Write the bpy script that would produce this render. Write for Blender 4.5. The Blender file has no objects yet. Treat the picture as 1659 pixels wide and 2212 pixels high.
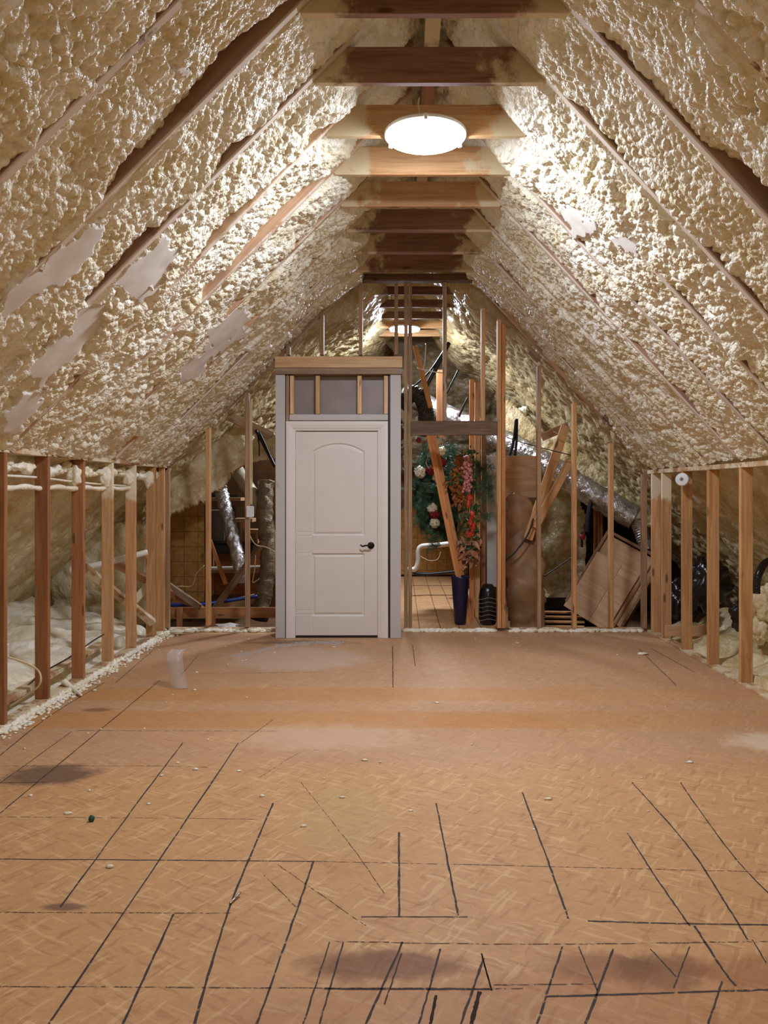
import bpy, bmesh, math, random
import numpy as np
from mathutils import Vector, Matrix, noise as mnoise

# ------------------------------------------------------------------ camera, light, exposure
scene = bpy.context.scene
COL = scene.collection
F = 1661.0            # focal length in pixels of the 1659 x 2212 frame
EYE = 1.44
VX, VY = 865.0, 1060.0

cam_d = bpy.data.cameras.new('camera')
cam = bpy.data.objects.new('camera', cam_d)
COL.objects.link(cam)
cam.location = (0, 0, EYE)
cam.rotation_euler = (math.pi / 2, 0, 0)
cam_d.sensor_fit = 'VERTICAL'
cam_d.sensor_height = 36.0
cam_d.lens = F / 2212 * 36.0
cam_d.shift_x = -(VX - 829.5) / 2212
cam_d.shift_y = -(1106 - VY) / 2212
cam_d.clip_start = 0.05
scene.camera = cam

scene.view_settings.view_transform = 'Standard'
scene.view_settings.look = 'None'
scene.view_settings.gamma = 1.0
scene.view_settings.use_curve_mapping = False
scene.view_settings.exposure = 0.25
scene.cycles.max_bounces = 5
scene.cycles.diffuse_bounces = 4
scene.cycles.glossy_bounces = 2
scene.cycles.transmission_bounces = 2
scene.cycles.sample_clamp_indirect = 4.0
scene.cycles.caustics_reflective = False
scene.cycles.use_adaptive_sampling = True
scene.cycles.adaptive_threshold = 0.08

LAMP_MAIN = 136.0     # ceiling light in the room
LAMP_BACK = 260.0      # ceiling light in the attic beyond the stud wall
LAMP_REAR = 112.0     # ceiling light of the same kind behind the camera
LAMP_COL = (0.90, 0.975, 1.15)

world = bpy.data.worlds.new('world')
scene.world = world
world.use_nodes = True
world.node_tree.nodes['Background'].inputs[0].default_value = (1.0, 0.9, 0.78, 1)
world.node_tree.nodes['Background'].inputs[1].default_value = 0.03

random.seed(7)
RNG = np.random.default_rng(5)


def P(px, py, Y):
    """point of the place seen at a pixel, Y metres in front of the camera"""
    return Vector(((px - VX) * Y / F, Y, EYE - (py - VY) * Y / F))


def lin(r, g, b):
    out = []
    for c in (r, g, b):
        c /= 255.0
        out.append(c / 12.92 if c <= 0.04045 else ((c + 0.055) / 1.055) ** 2.4)
    return (*out, 1.0)


# ------------------------------------------------------------------ object helpers
def tag(o, label=None, cat=None, group=None, kind=None):
    if label: o['label'] = label
    if cat: o['category'] = cat
    if group: o['group'] = group
    if kind: o['kind'] = kind
    return o


def empty(name, loc=(0, 0, 0), rot=(0, 0, 0)):
    o = bpy.data.objects.new(name, None)
    COL.objects.link(o)
    o.location = loc
    o.rotation_euler = rot
    o.empty_display_size = 0.1
    return o


def link(name, me, mat=None, parent=None, smooth=False):
    o = bpy.data.objects.new(name, me)
    COL.objects.link(o)
    if mat:
        for m in (mat if isinstance(mat, (list, tuple)) else [mat]):
            me.materials.append(m)
    if smooth:
        me.polygons.foreach_set('use_smooth', [True] * len(me.polygons))
    if parent:
        o.parent = parent
        o.matrix_parent_inverse = Matrix.Identity(4)
    return o


def from_bm(name, bm, mat=None, parent=None, smooth=False, mw=None):
    me = bpy.data.meshes.new(name)
    bm.normal_update()
    bm.to_mesh(me)
    bm.free()
    o = link(name, me, mat, parent, smooth)
    if mw is not None:
        o.matrix_basis = mw
    return o


def box_bm(sx, sy, sz, bev=0.002, seg=1, bm=None, c=(0, 0, 0)):
    own = bm is None
    if own: bm = bmesh.new()
    r = bmesh.ops.create_cube(bm, size=1.0)
    vs = r['verts']
    bmesh.ops.scale(bm, vec=(sx, sy, sz), verts=vs)
    bmesh.ops.translate(bm, vec=c, verts=vs)
    if bev:
        es = list({e for v in vs for e in v.link_edges})
        bmesh.ops.bevel(bm, geom=es, offset=bev, segments=seg, affect='EDGES', profile=0.5)
    return bm


def box(name, lo, hi, mat, parent=None, bev=0.003, seg=1):
    lo, hi = Vector(lo), Vector(hi)
    c, s = (lo + hi) / 2, hi - lo
    bm = box_bm(s.x, s.y, s.z, bev, seg)
    # local X runs along the longest side so that the grain follows the board
    return from_bm(name, bm, mat, parent, mw=Matrix.Translation(c))


def beam(name, a, b, w, t, mat, side=(0, 1, 0), parent=None, bev=0.002):
    """board from a to b; w is its size along `side`, t across it. Local X runs along the board."""
    a, b = Vector(a), Vector(b)
    x = (b - a).normalized()
    s = Vector(side)
    y = (s - x * s.dot(x)).normalized()
    z = x.cross(y)
    bm = box_bm((b - a).length, w, t, bev)
    m = Matrix((x, y, z)).transposed().to_4x4()
    m.translation = (a + b) / 2
    return from_bm(name, bm, mat, parent, mw=m)


def spline(pts, n=8):
    pts = [Vector(p) for p in pts]
    if len(pts) < 3:
        return [pts[0].lerp(pts[1], i / n) for i in range(n + 1)]
    out = []
    for i in range(len(pts) - 1):
        p0 = pts[max(i - 1, 0)]; p1 = pts[i]; p2 = pts[i + 1]; p3 = pts[min(i + 2, len(pts) - 1)]
        for k in range(n):
            t = k / n
            out.append(0.5 * ((2 * p1) + (p2 - p0) * t + (2 * p0 - 5 * p1 + 4 * p2 - p3) * t * t
                              + (3 * p1 - p0 - 3 * p2 + p3) * t ** 3))
    out.append(pts[-1])
    return out


def tube_bm(pts, r, sides=8, n=8, ripple=0.0, per=0.03, crinkle=0.0, flat=1.0, bm=None, cap=True, raw=False):
    if bm is None: bm = bmesh.new()
    path = [Vector(p) for p in pts] if raw else spline(pts, n)
    up = Vector((0, 0, 1))
    rings = []
    dist = 0.0
    prev = None
    for i, p in enumerate(path):
        a = path[max(i - 1, 0)]; b = path[min(i + 1, len(path) - 1)]
        t = (b - a).normalized()
        if prev is None:
            ref = up if abs(t.dot(up)) < 0.9 else Vector((1, 0, 0))
            u = t.cross(ref).normalized()
        else:
            u = (prev - t * prev.dot(t)).normalized()
        prev = u
        v = t.cross(u)
        if i: dist += (p - path[i - 1]).length
        rr = r(i / (len(path) - 1)) if callable(r) else r
        rr *= 1 + ripple * math.sin(dist / per * 2 * math.pi)
        ring = []
        for k in range(sides):
            ang = 2 * math.pi * k / sides
            q = rr
            if crinkle:
                q *= 1 + crinkle * mnoise.noise(Vector((dist * 14, math.cos(ang) * 2.2, math.sin(ang) * 2.2)) + p * 3)
            ring.append(bm.verts.new(p + u * math.cos(ang) * q + v * math.sin(ang) * q * flat))
        rings.append(ring)
    for a, b in zip(rings, rings[1:]):
        for k in range(sides):
            bm.faces.new((a[k], a[(k + 1) % sides], b[(k + 1) % sides], b[k]))
    if cap:
        bm.faces.new(rings[0][::-1]); bm.faces.new(rings[-1])
    return bm


def tube(name, pts, r, mat, parent=None, **kw):
    return from_bm(name, tube_bm(pts, r, **kw), mat, parent, smooth=True)


def lathe_bm(prof, seg=48, bm=None, c=(0, 0, 0)):
    if bm is None: bm = bmesh.new()
    c = Vector(c)
    rings = []
    for r, z in prof:
        if r < 1e-6:
            rings.append([bm.verts.new(c + Vector((0, 0, z)))])
        else:
            rings.append([bm.verts.new(c + Vector((r * math.cos(2 * math.pi * k / seg), r * math.sin(2 * math.pi * k / seg), z)))
                          for k in range(seg)])
    for a, b in zip(rings, rings[1:]):
        for k in range(seg):
            k2 = (k + 1) % seg
            if len(a) == 1 and len(b) == 1: continue
            if len(a) == 1: bm.faces.new((a[0], b[k], b[k2]))
            elif len(b) == 1: bm.faces.new((a[k], b[0], a[k2]))
            else: bm.faces.new((a[k], b[k], b[k2], a[k2]))
    return bm


def lump_bm(specs, bm=None, sub=3, amp=0.25, freq=3.0):
    """irregular lumps: (centre, (rx, ry, rz))"""
    if bm is None: bm = bmesh.new()
    for c, rad in specs:
        c = Vector(c)
        r = bmesh.ops.create_icosphere(bm, subdivisions=sub, radius=1.0)
        off = Vector((random.uniform(-50, 50), random.uniform(-50, 50), random.uniform(-50, 50)))
        for v in r['verts']:
            n = v.co.copy()
            d = 1 + amp * mnoise.noise(n * freq * 0.5 + off) + amp * 0.6 * mnoise.noise(n * freq * 1.7 + off)
            v.co = c + Vector((n.x * rad[0] * d, n.y * rad[1] * d, n.z * rad[2] * d))
    return bm


def grid_mesh(name, verts, nu, nv, attrs=None, flip=False, keep=None):
    """verts (nu*nv, 3) row-major in u, made into one smooth mesh"""
    i = np.arange(nu * nv).reshape(nu, nv)
    q = np.stack([i[:-1, :-1], i[1:, :-1], i[1:, 1:], i[:-1, 1:]], -1).reshape(-1, 4)
    if flip: q = q[:, ::-1]
    if keep is not None:
        q = q[keep[q].all(1)]
    me = bpy.data.meshes.new(name)
    me.vertices.add(nu * nv)
    me.vertices.foreach_set('co', verts.astype(np.float32).ravel())
    me.loops.add(q.size)
    me.loops.foreach_set('vertex_index', q.astype(np.int32).ravel())
    me.polygons.add(len(q))
    me.polygons.foreach_set('loop_start', np.arange(0, q.size, 4, dtype=np.int32))
    me.polygons.foreach_set('loop_total', np.full(len(q), 4, dtype=np.int32))
    me.update(calc_edges=True)
    me.polygons.foreach_set('use_smooth', np.ones(len(q), dtype=bool))
    for k, a in (attrs or {}).items():
        at = me.attributes.new(k, 'FLOAT', 'POINT')
        at.data.foreach_set('value', a.astype(np.float32).ravel())
    return me


# ------------------------------------------------------------------ numpy noise
def _hash(ix, iy, seed):
    h = (ix.astype(np.int64) * 374761393 + iy.astype(np.int64) * 668265263 + seed * 974711) & 0xFFFFFFFF
    h = ((h ^ (h >> 13)) * 1274126177) & 0xFFFFFFFF
    h = ((h ^ (h >> 16)) * 2246822519) & 0xFFFFFFFF
    return (h ^ (h >> 15)) & 0xFFFFFFFF


def rnd(ix, iy, seed):
    return _hash(ix, iy, seed) / 4294967295.0


def vnoise(x, y, seed=0):
    ix, iy = np.floor(x), np.floor(y)
    fx, fy = x - ix, y - iy
    fx = fx * fx * (3 - 2 * fx); fy = fy * fy * (3 - 2 * fy)
    a = rnd(ix, iy, seed); b = rnd(ix + 1, iy, seed); c = rnd(ix, iy + 1, seed); d = rnd(ix + 1, iy + 1, seed)
    return (a + (b - a) * fx + (c - a) * fy + (a - b - c + d) * fx * fy) * 2 - 1


def fbm(x, y, seed=0, o=3):
    s = 0; a = 0.55
    for i in range(o):
        s = s + a * vnoise(x * 2 ** i + 17.3 * i, y * 2 ** i - 9.1 * i, seed + i)
        a *= 0.5
    return s


def bubbles(x, y, cell, seed):
    """packed domes of uneven size, 0..1"""
    x = x / cell; y = y / cell
    ix, iy = np.floor(x), np.floor(y)
    best = np.zeros_like(x)
    for dx in (-1, 0, 1):
        for dy in (-1, 0, 1):
            cx, cy = ix + dx, iy + dy
            px = cx + rnd(cx, cy, seed); py = cy + rnd(cx, cy, seed + 1)
            r = 0.5 + 0.45 * rnd(cx, cy, seed + 2)
            d2 = (x - px) ** 2 + (y - py) ** 2
            h = np.sqrt(np.clip(r * r - d2, 0, None))
            np.maximum(best, h, out=best)
    return best


def sstep(a, b, x):
    t = np.clip((x - a) / (b - a), 0, 1)
    return t * t * (3 - 2 * t)


def in_poly(px, py, poly):
    inside = np.zeros(px.shape, bool)
    n = len(poly)
    for i in range(n):
        x1, y1 = poly[i]; x2, y2 = poly[(i + 1) % n]
        c = ((y1 > py) != (y2 > py)) & (px < (x2 - x1) * (py - y1) / (y2 - y1 + 1e-12) + x1)
        inside ^= c
    return inside


# ------------------------------------------------------------------ materials
class NT:
    def __init__(self, name):
        self.m = bpy.data.materials.new(name)
        self.m.use_nodes = True
        self.t = self.m.node_tree
        self.b = self.t.nodes['Principled BSDF']
        self.out = self.t.nodes['Material Output']

    def n(self, kind, **kw):
        nd = self.t.nodes.new(kind)
        for k, v in kw.items():
            setattr(nd, k, v)
        return nd

    def l(self, a, b):
        self.t.links.new(a, b)

    def put(self, sock, v):
        if isinstance(v, bpy.types.NodeSocket): self.l(v, sock)
        else: sock.default_value = v

    def math(self, op, a, b=0.0, clamp=False):
        nd = self.n('ShaderNodeMath', operation=op, use_clamp=clamp)
        self.put(nd.inputs[0], a); self.put(nd.inputs[1], b)
        return nd.outputs[0]

    def noise(self, vec, scale, detail=3.0, rough=0.55, dist=0.0):
        nd = self.n('ShaderNodeTexNoise')
        if vec is not None: self.l(vec, nd.inputs['Vector'])
        nd.inputs['Scale'].default_value = scale
        nd.inputs['Detail'].default_value = detail
        nd.inputs['Roughness'].default_value = rough
        nd.inputs['Distortion'].default_value = dist
        return nd.outputs['Fac']

    def ramp(self, fac, stops):
        nd = self.n('ShaderNodeValToRGB')
        self.l(fac, nd.inputs[0])
        cr = nd.color_ramp
        while len(cr.elements) < len(stops): cr.elements.new(0.5)
        for e, (p, c) in zip(cr.elements, stops):
            e.position = p
            e.color = c if isinstance(c, (tuple, list)) else (c, c, c, 1)
        return nd.outputs[0]

    def mix(self, fac, a, b, blend='MIX'):
        nd = self.n('ShaderNodeMix', data_type='RGBA', blend_type=blend)
        self.put(nd.inputs[0], fac); self.put(nd.inputs[6], a); self.put(nd.inputs[7], b)
        return nd.outputs[2]

    def maprange(self, v, a, b, c=0.0, d=1.0, smooth=True):
        nd = self.n('ShaderNodeMapRange', interpolation_type='SMOOTHSTEP' if smooth else 'LINEAR')
        self.put(nd.inputs[0], v)
        for i, x in enumerate((a, b, c, d)): self.put(nd.inputs[i + 1], x)
        return nd.outputs[0]

    def coord(self, which='Object'):
        return self.n('ShaderNodeTexCoord').outputs[which]

    def scale(self, vec, s, rot=(0, 0, 0)):
        nd = self.n('ShaderNodeMapping')
        self.l(vec, nd.inputs[0])
        nd.inputs['Rotation'].default_value = rot
        nd.inputs['Scale'].default_value = s
        return nd.outputs[0]

    def bump(self, h, strength=0.3, dist=0.01):
        nd = self.n('ShaderNodeBump')
        nd.inputs['Strength'].default_value = strength
        nd.inputs['Distance'].default_value = dist
        self.l(h, nd.inputs['Height'])
        self.l(nd.outputs[0], self.b.inputs['Normal'])

    def set(self, color=None, rough=None, metal=None, spec=None):
        if color is not None: self.put(self.b.inputs['Base Color'], color)
        if rough is not None: self.put(self.b.inputs['Roughness'], rough)
        if metal is not None: self.put(self.b.inputs['Metallic'], metal)
        if spec is not None: self.put(self.b.inputs['Specular IOR Level'], spec)
        return self.m


def m_plain(name, rgb, rough=0.5, metal=0.0, var=0.12, scale=12.0, bump=0.0):
    t = NT(name)
    co = t.coord()
    n = t.noise(co, scale, 4)
    c = lin(*rgb)
    d = tuple(x * (1 - var * 2) for x in c[:3]) + (1,)
    col = t.mix(t.maprange(n, 0.3, 0.7), d, c)
    if bump: t.bump(t.noise(co, scale * 2.5, 4), bump, 0.01)
    return t.set(col, rough, metal)


def m_wood(name, light, dark, coat=0.0, coat_rgb=(214, 196, 160), ends=None, rough=0.62, knots=True, contrast=1.0, top=None, under=False):
    """pine board, grain along local X; coat = share dusted with foam overspray"""
    t = NT(name)
    co = t.coord()
    oi = t.n('ShaderNodeObjectInfo')
    off = t.n('ShaderNodeVectorMath', operation='MULTIPLY_ADD')
    cmb = t.n('ShaderNodeCombineXYZ')
    for i in range(3): t.l(oi.outputs['Random'], cmb.inputs[i])
    t.l(cmb.outputs[0], off.inputs[0]); off.inputs[1].default_value = (37, 21, 53); t.l(co, off.inputs[2])
    v = off.outputs[0]
    g1 = t.noise(t.scale(v, (1.6, 26, 26)), 1.0, 5, 0.6, 1.2)
    g2 = t.noise(t.scale(v, (0.9, 7, 7)), 1.0, 3, 0.5, 0.6)
    g = t.math('ADD', t.math('MULTIPLY', g1, 0.65), t.math('MULTIPLY', g2, 0.35))
    a, b = 0.5 - 0.16 / contrast, 0.5 + 0.16 / contrast
    col = t.mix(t.maprange(g, a, b), lin(*dark), lin(*light))
    # tone differs from board to board
    hsv = t.n('ShaderNodeHueSaturation')
    t.put(hsv.inputs['Value'], t.maprange(oi.outputs['Random'], 0, 1, 0.86, 1.12, False))
    t.l(col, hsv.inputs['Color'])
    col = hsv.outputs[0]
    if knots:
        vo = t.n('ShaderNodeTexVoronoi', feature='F1')
        t.l(t.scale(v, (2.4, 9, 9)), vo.inputs['Vector']); vo.inputs['Scale'].default_value = 1.0
        k = t.maprange(vo.outputs['Distance'], 0.07, 0.15, 1, 0)
        col = t.mix(t.math('MULTIPLY', k, 0.75), col, lin(70, 38, 20))
    n1 = t.noise(v, 5.0, 5, 0.62)
    n2 = t.noise(v, 60.0, 3, 0.6)
    nn = t.math('ADD', t.math('MULTIPLY', n1, 0.8), t.math('MULTIPLY', n2, 0.2))
    mask = None
    if coat > 0:
        th = 0.72 - 0.45 * coat
        mask = t.maprange(nn, th, th + 0.12)
    sep = t.n('ShaderNodeSeparateXYZ'); t.l(co, sep.inputs[0])
    if ends:
        e = t.math('ADD', t.math('ABSOLUTE', sep.outputs[0]), t.math('MULTIPLY', t.math('SUBTRACT', n1, 0.5), 0.9))
        m2 = t.maprange(e, ends - 0.07, ends + 0.07)
        mask = m2 if mask is None else t.math('MAXIMUM', mask, m2)
    if top:   # overspray at the upper end of a post, local +X
        e = t.math('ADD', sep.outputs[0], t.math('MULTIPLY', t.math('SUBTRACT', n1, 0.5), 0.5))
        m2 = t.maprange(e, top, top + 0.1)
        mask = m2 if mask is None else t.math('MAXIMUM', mask, m2)
    if under and mask is not None:   # spray on the soffit; bare sides kept dark, shade put into their tone
        mask = t.math('MULTIPLY', mask, t.maprange(t.math('ABSOLUTE', sep.outputs[2]), 0.055, 0.066, 0.12, 1))
    if mask is not None:
        col = t.mix(t.math('MULTIPLY', mask, 0.88), col, lin(*coat_rgb))
    return t.set(col, rough, 0.0, 0.35)


def m_foam(name, light=(243, 239, 221), deep=(223, 211, 175), rough=0.38, bump=0.5, cell=75.0, spec=0.4):
    t = NT(name)
    co = t.coord()
    n = t.noise(co, 3.5, 4, 0.6)
    n2 = t.noise(co, 24.0, 3, 0.6)
    f = t.math('ADD', t.math('MULTIPLY', n, 0.7), t.math('MULTIPLY', n2, 0.3))
    col = t.mix(t.maprange(f, 0.36, 0.62), lin(*deep), lin(*light))
    at = t.n('ShaderNodeAttribute', attribute_name='shaved')
    sh = t.mix(t.maprange(t.noise(co, 9, 4), 0.3, 0.7), lin(216, 208, 196), lin(228, 222, 212))
    col = t.mix(at.outputs['Fac'], col, sh)
    vo = t.n('ShaderNodeTexVoronoi', feature='F1')
    t.l(co, vo.inputs['Vector']); vo.inputs['Scale'].default_value = cell
    h = t.math('SUBTRACT', 1.0, t.math('POWER', vo.outputs['Distance'], 2.0))
    h = t.math('MULTIPLY', h, t.math('SUBTRACT', 1.0, at.outputs['Fac']))
    t.bump(h, bump, 0.012)
    r = t.math('ADD', rough, t.math('MULTIPLY', at.outputs['Fac'], 0.4))
    return t.set(col, r, 0.0, spec)


M = {}
M['foam'] = m_foam('spray_foam')
M['foam_dull'] = m_foam('spray_foam_dull', (226, 212, 174), (196, 170, 118), 0.42, 0.5, 34.0)
M['foam_back'] = m_foam('spray_foam_back', (214, 198, 156), (178, 156, 108), 0.30, 0.6, 26.0, 0.7)
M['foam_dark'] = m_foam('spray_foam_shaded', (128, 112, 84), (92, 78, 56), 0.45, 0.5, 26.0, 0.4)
M['foam_white'] = m_foam('spray_foam_white', (248, 243, 226), (238, 226, 192), 0.45, 0.4, 45.0)
M['rafter'] = m_wood('rafter_wood', (150, 108, 82), (112, 76, 56), 0.9, (224, 210, 192), knots=False, under=True)  # dark base tone paints the shade on the rafter sides
M['rafter_bare'] = m_wood('rafter_wood_bare', (200, 160, 124), (162, 122, 88), 0.66, (224, 210, 190), knots=False, under=True)
M['tie'] = m_wood('tie_wood_lit', (222, 178, 126), (182, 132, 86), 0.0, (224, 208, 170), ends=0.40)  # tone of the lamp-lit ties, light put into the wood colour
M['tie_shaded'] = m_wood('tie_wood_shaded', (158, 118, 96), (116, 82, 66), 0.0, (224, 208, 170), ends=0.42)  # same wood darkened to paint the shade on back-lit ties
M['stud'] = m_wood('stud_wood', (218, 170, 118), (180, 130, 82), 0.12, (232, 214, 170))
M['stud_dark'] = m_wood('stud_wood_dark', (180, 124, 78), (140, 90, 54), 0.10, (232, 214, 170))
M['stud_foamed'] = m_wood('stud_wood_foamed', (218, 172, 124), (182, 132, 86), 0.2, (240, 228, 196), top=0.52)
M['stud_grey'] = m_wood('stud_wood_grey', (188, 152, 116), (142, 108, 76), 0.2, (214, 200, 170))
M['stud_orange'] = m_wood('stud_wood_orange', (218, 152, 90), (184, 112, 58), 0.0)
M['beam_grey'] = m_wood('beam_wood_grey', (140, 112, 84), (98, 74, 54), 0.0)
M['pine'] = m_wood('pine_pale', (226, 192, 146), (196, 152, 104), 0.0)
M['pine_grey'] = m_wood('pine_greyed', (168, 142, 116), (134, 108, 86), 0.1, (200, 190, 176))
M['post_spray'] = m_wood('post_sprayed', (178, 170, 162), (160, 150, 142), 0.95, (198, 194, 190), knots=False, contrast=0.6)
M['plate'] = m_wood('plate_wood', (196, 158, 116), (150, 110, 72), 0.62, (226, 212, 178))
M['ply'] = m_wood('plywood', (214, 174, 132), (180, 136, 98), 0.0, knots=False, contrast=0.7)
M['ply_edge'] = m_wood('plywood_edge', (150, 108, 70), (104, 70, 44), 0.0, knots=False)
M['brown'] = m_plain('sheathing_brown', (120, 84, 48), 0.75, 0, 0.2, 6)
M['dark'] = m_plain('dark_recess', (46, 34, 24), 0.9, 0, 0.2, 5)  # near-black tone that paints shade into recesses and gaps
M['white'] = m_plain('white_door_paint', (226, 218, 210), 0.42, 0, 0.02, 3)
M['white_trim'] = m_plain('white_casing_paint', (232, 224, 216), 0.45, 0, 0.02, 3)
M['white_plastic'] = m_plain('white_plastic', (232, 232, 228), 0.4, 0, 0.02, 3)
M['pvc'] = m_plain('white_pvc', (226, 220, 206), 0.35, 0, 0.05, 5)
M['bronze'] = m_plain('dark_bronze', (34, 26, 22), 0.35, 0.7, 0.1, 20)
M['black'] = m_plain('black_plastic', (24, 23, 23), 0.45, 0, 0.1, 10)
M['black_gloss'] = m_plain('black_glossy_plastic', (22, 20, 24), 0.2, 0, 0.1, 10, 0.4)
M['navy'] = m_plain('navy_plastic', (30, 26, 62), 0.3, 0, 0.15, 8)
M['blue'] = m_plain('blue_pipe', (40, 62, 140), 0.4, 0, 0.1, 8)
M['grey_board'] = m_plain('grey_sheet', (150, 136, 130), 0.38, 0, 0.08, 4)
M['grey_box'] = m_plain('grey_box', (134, 126, 118), 0.6, 0, 0.1, 6)
M['cable'] = m_plain('cream_cable', (226, 206, 160), 0.5, 0, 0.05, 8)
M['cable_dark'] = m_plain('dark_cable', (52, 42, 36), 0.5, 0, 0.05, 8)
M['red'] = m_plain('red_petals', (150, 20, 34), 0.5, 0, 0.2, 40, 0.3)
M['red_bright'] = m_plain('bright_red_ribbon', (220, 62, 34), 0.4, 0, 0.2, 30)
M['cream'] = m_plain('cream_petals', (238, 232, 200), 0.55, 0, 0.1, 40, 0.3)
M['pink'] = m_plain('pink_petals', (222, 150, 140), 0.5, 0, 0.2, 40, 0.3)
M['pine_green'] = m_plain('pine_needles', (84, 124, 92), 0.45, 0, 0.3, 9)
M['leaf_orange'] = m_plain('autumn_leaves', (186, 108, 40), 0.5, 0, 0.35, 14)
M['leaf_green'] = m_plain('green_leaves', (70, 100, 44), 0.5, 0, 0.3, 14)
M['feather'] = m_plain('copper_foil_leaves', (196, 140, 110), 0.35, 0.2, 0.2, 20)
M['paper'] = m_plain('brown_kraft_facing', (168, 124, 82), 0.5, 0, 0.2, 5, 0.5)
M['white_board'] = m_plain('white_sheet', (214, 210, 204), 0.4, 0, 0.06, 4)


def m_foil(name, rgb, rough=0.25, metal=0.9, bump=0.6, scale=18):
    t = NT(name)
    co = t.coord()
    t.bump(t.noise(co, scale, 4, 0.65, 1.0), bump, 0.03)
    c = lin(*rgb)
    n = t.noise(co, 6, 3)
    col = t.mix(t.maprange(n, 0.35, 0.65), tuple(x * 0.7 for x in c[:3]) + (1,), c)
    return t.set(col, rough, metal)


M['foil'] = m_foil('silver_foil', (206, 202, 198))
M['foil_tan'] = m_foil('tan_foil_wrap', (150, 132, 106), 0.4, 0.35, 0.7, 14)
M['foil_dark'] = m_foil('black_foil', (70, 62, 56), 0.22, 0.75, 0.9, 16)
M['duct_cream'] = m_foil('cream_duct_wrap', (206, 196, 172), 0.4, 0.1, 0.4, 14)


def m_lamp(name, strength):
    t = NT(name)
    t.b.inputs['Emission Color'].default_value = (*LAMP_COL, 1)
    t.b.inputs['Emission Strength'].default_value = strength
    return t.set(lin(250, 250, 250), 0.4)


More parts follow.
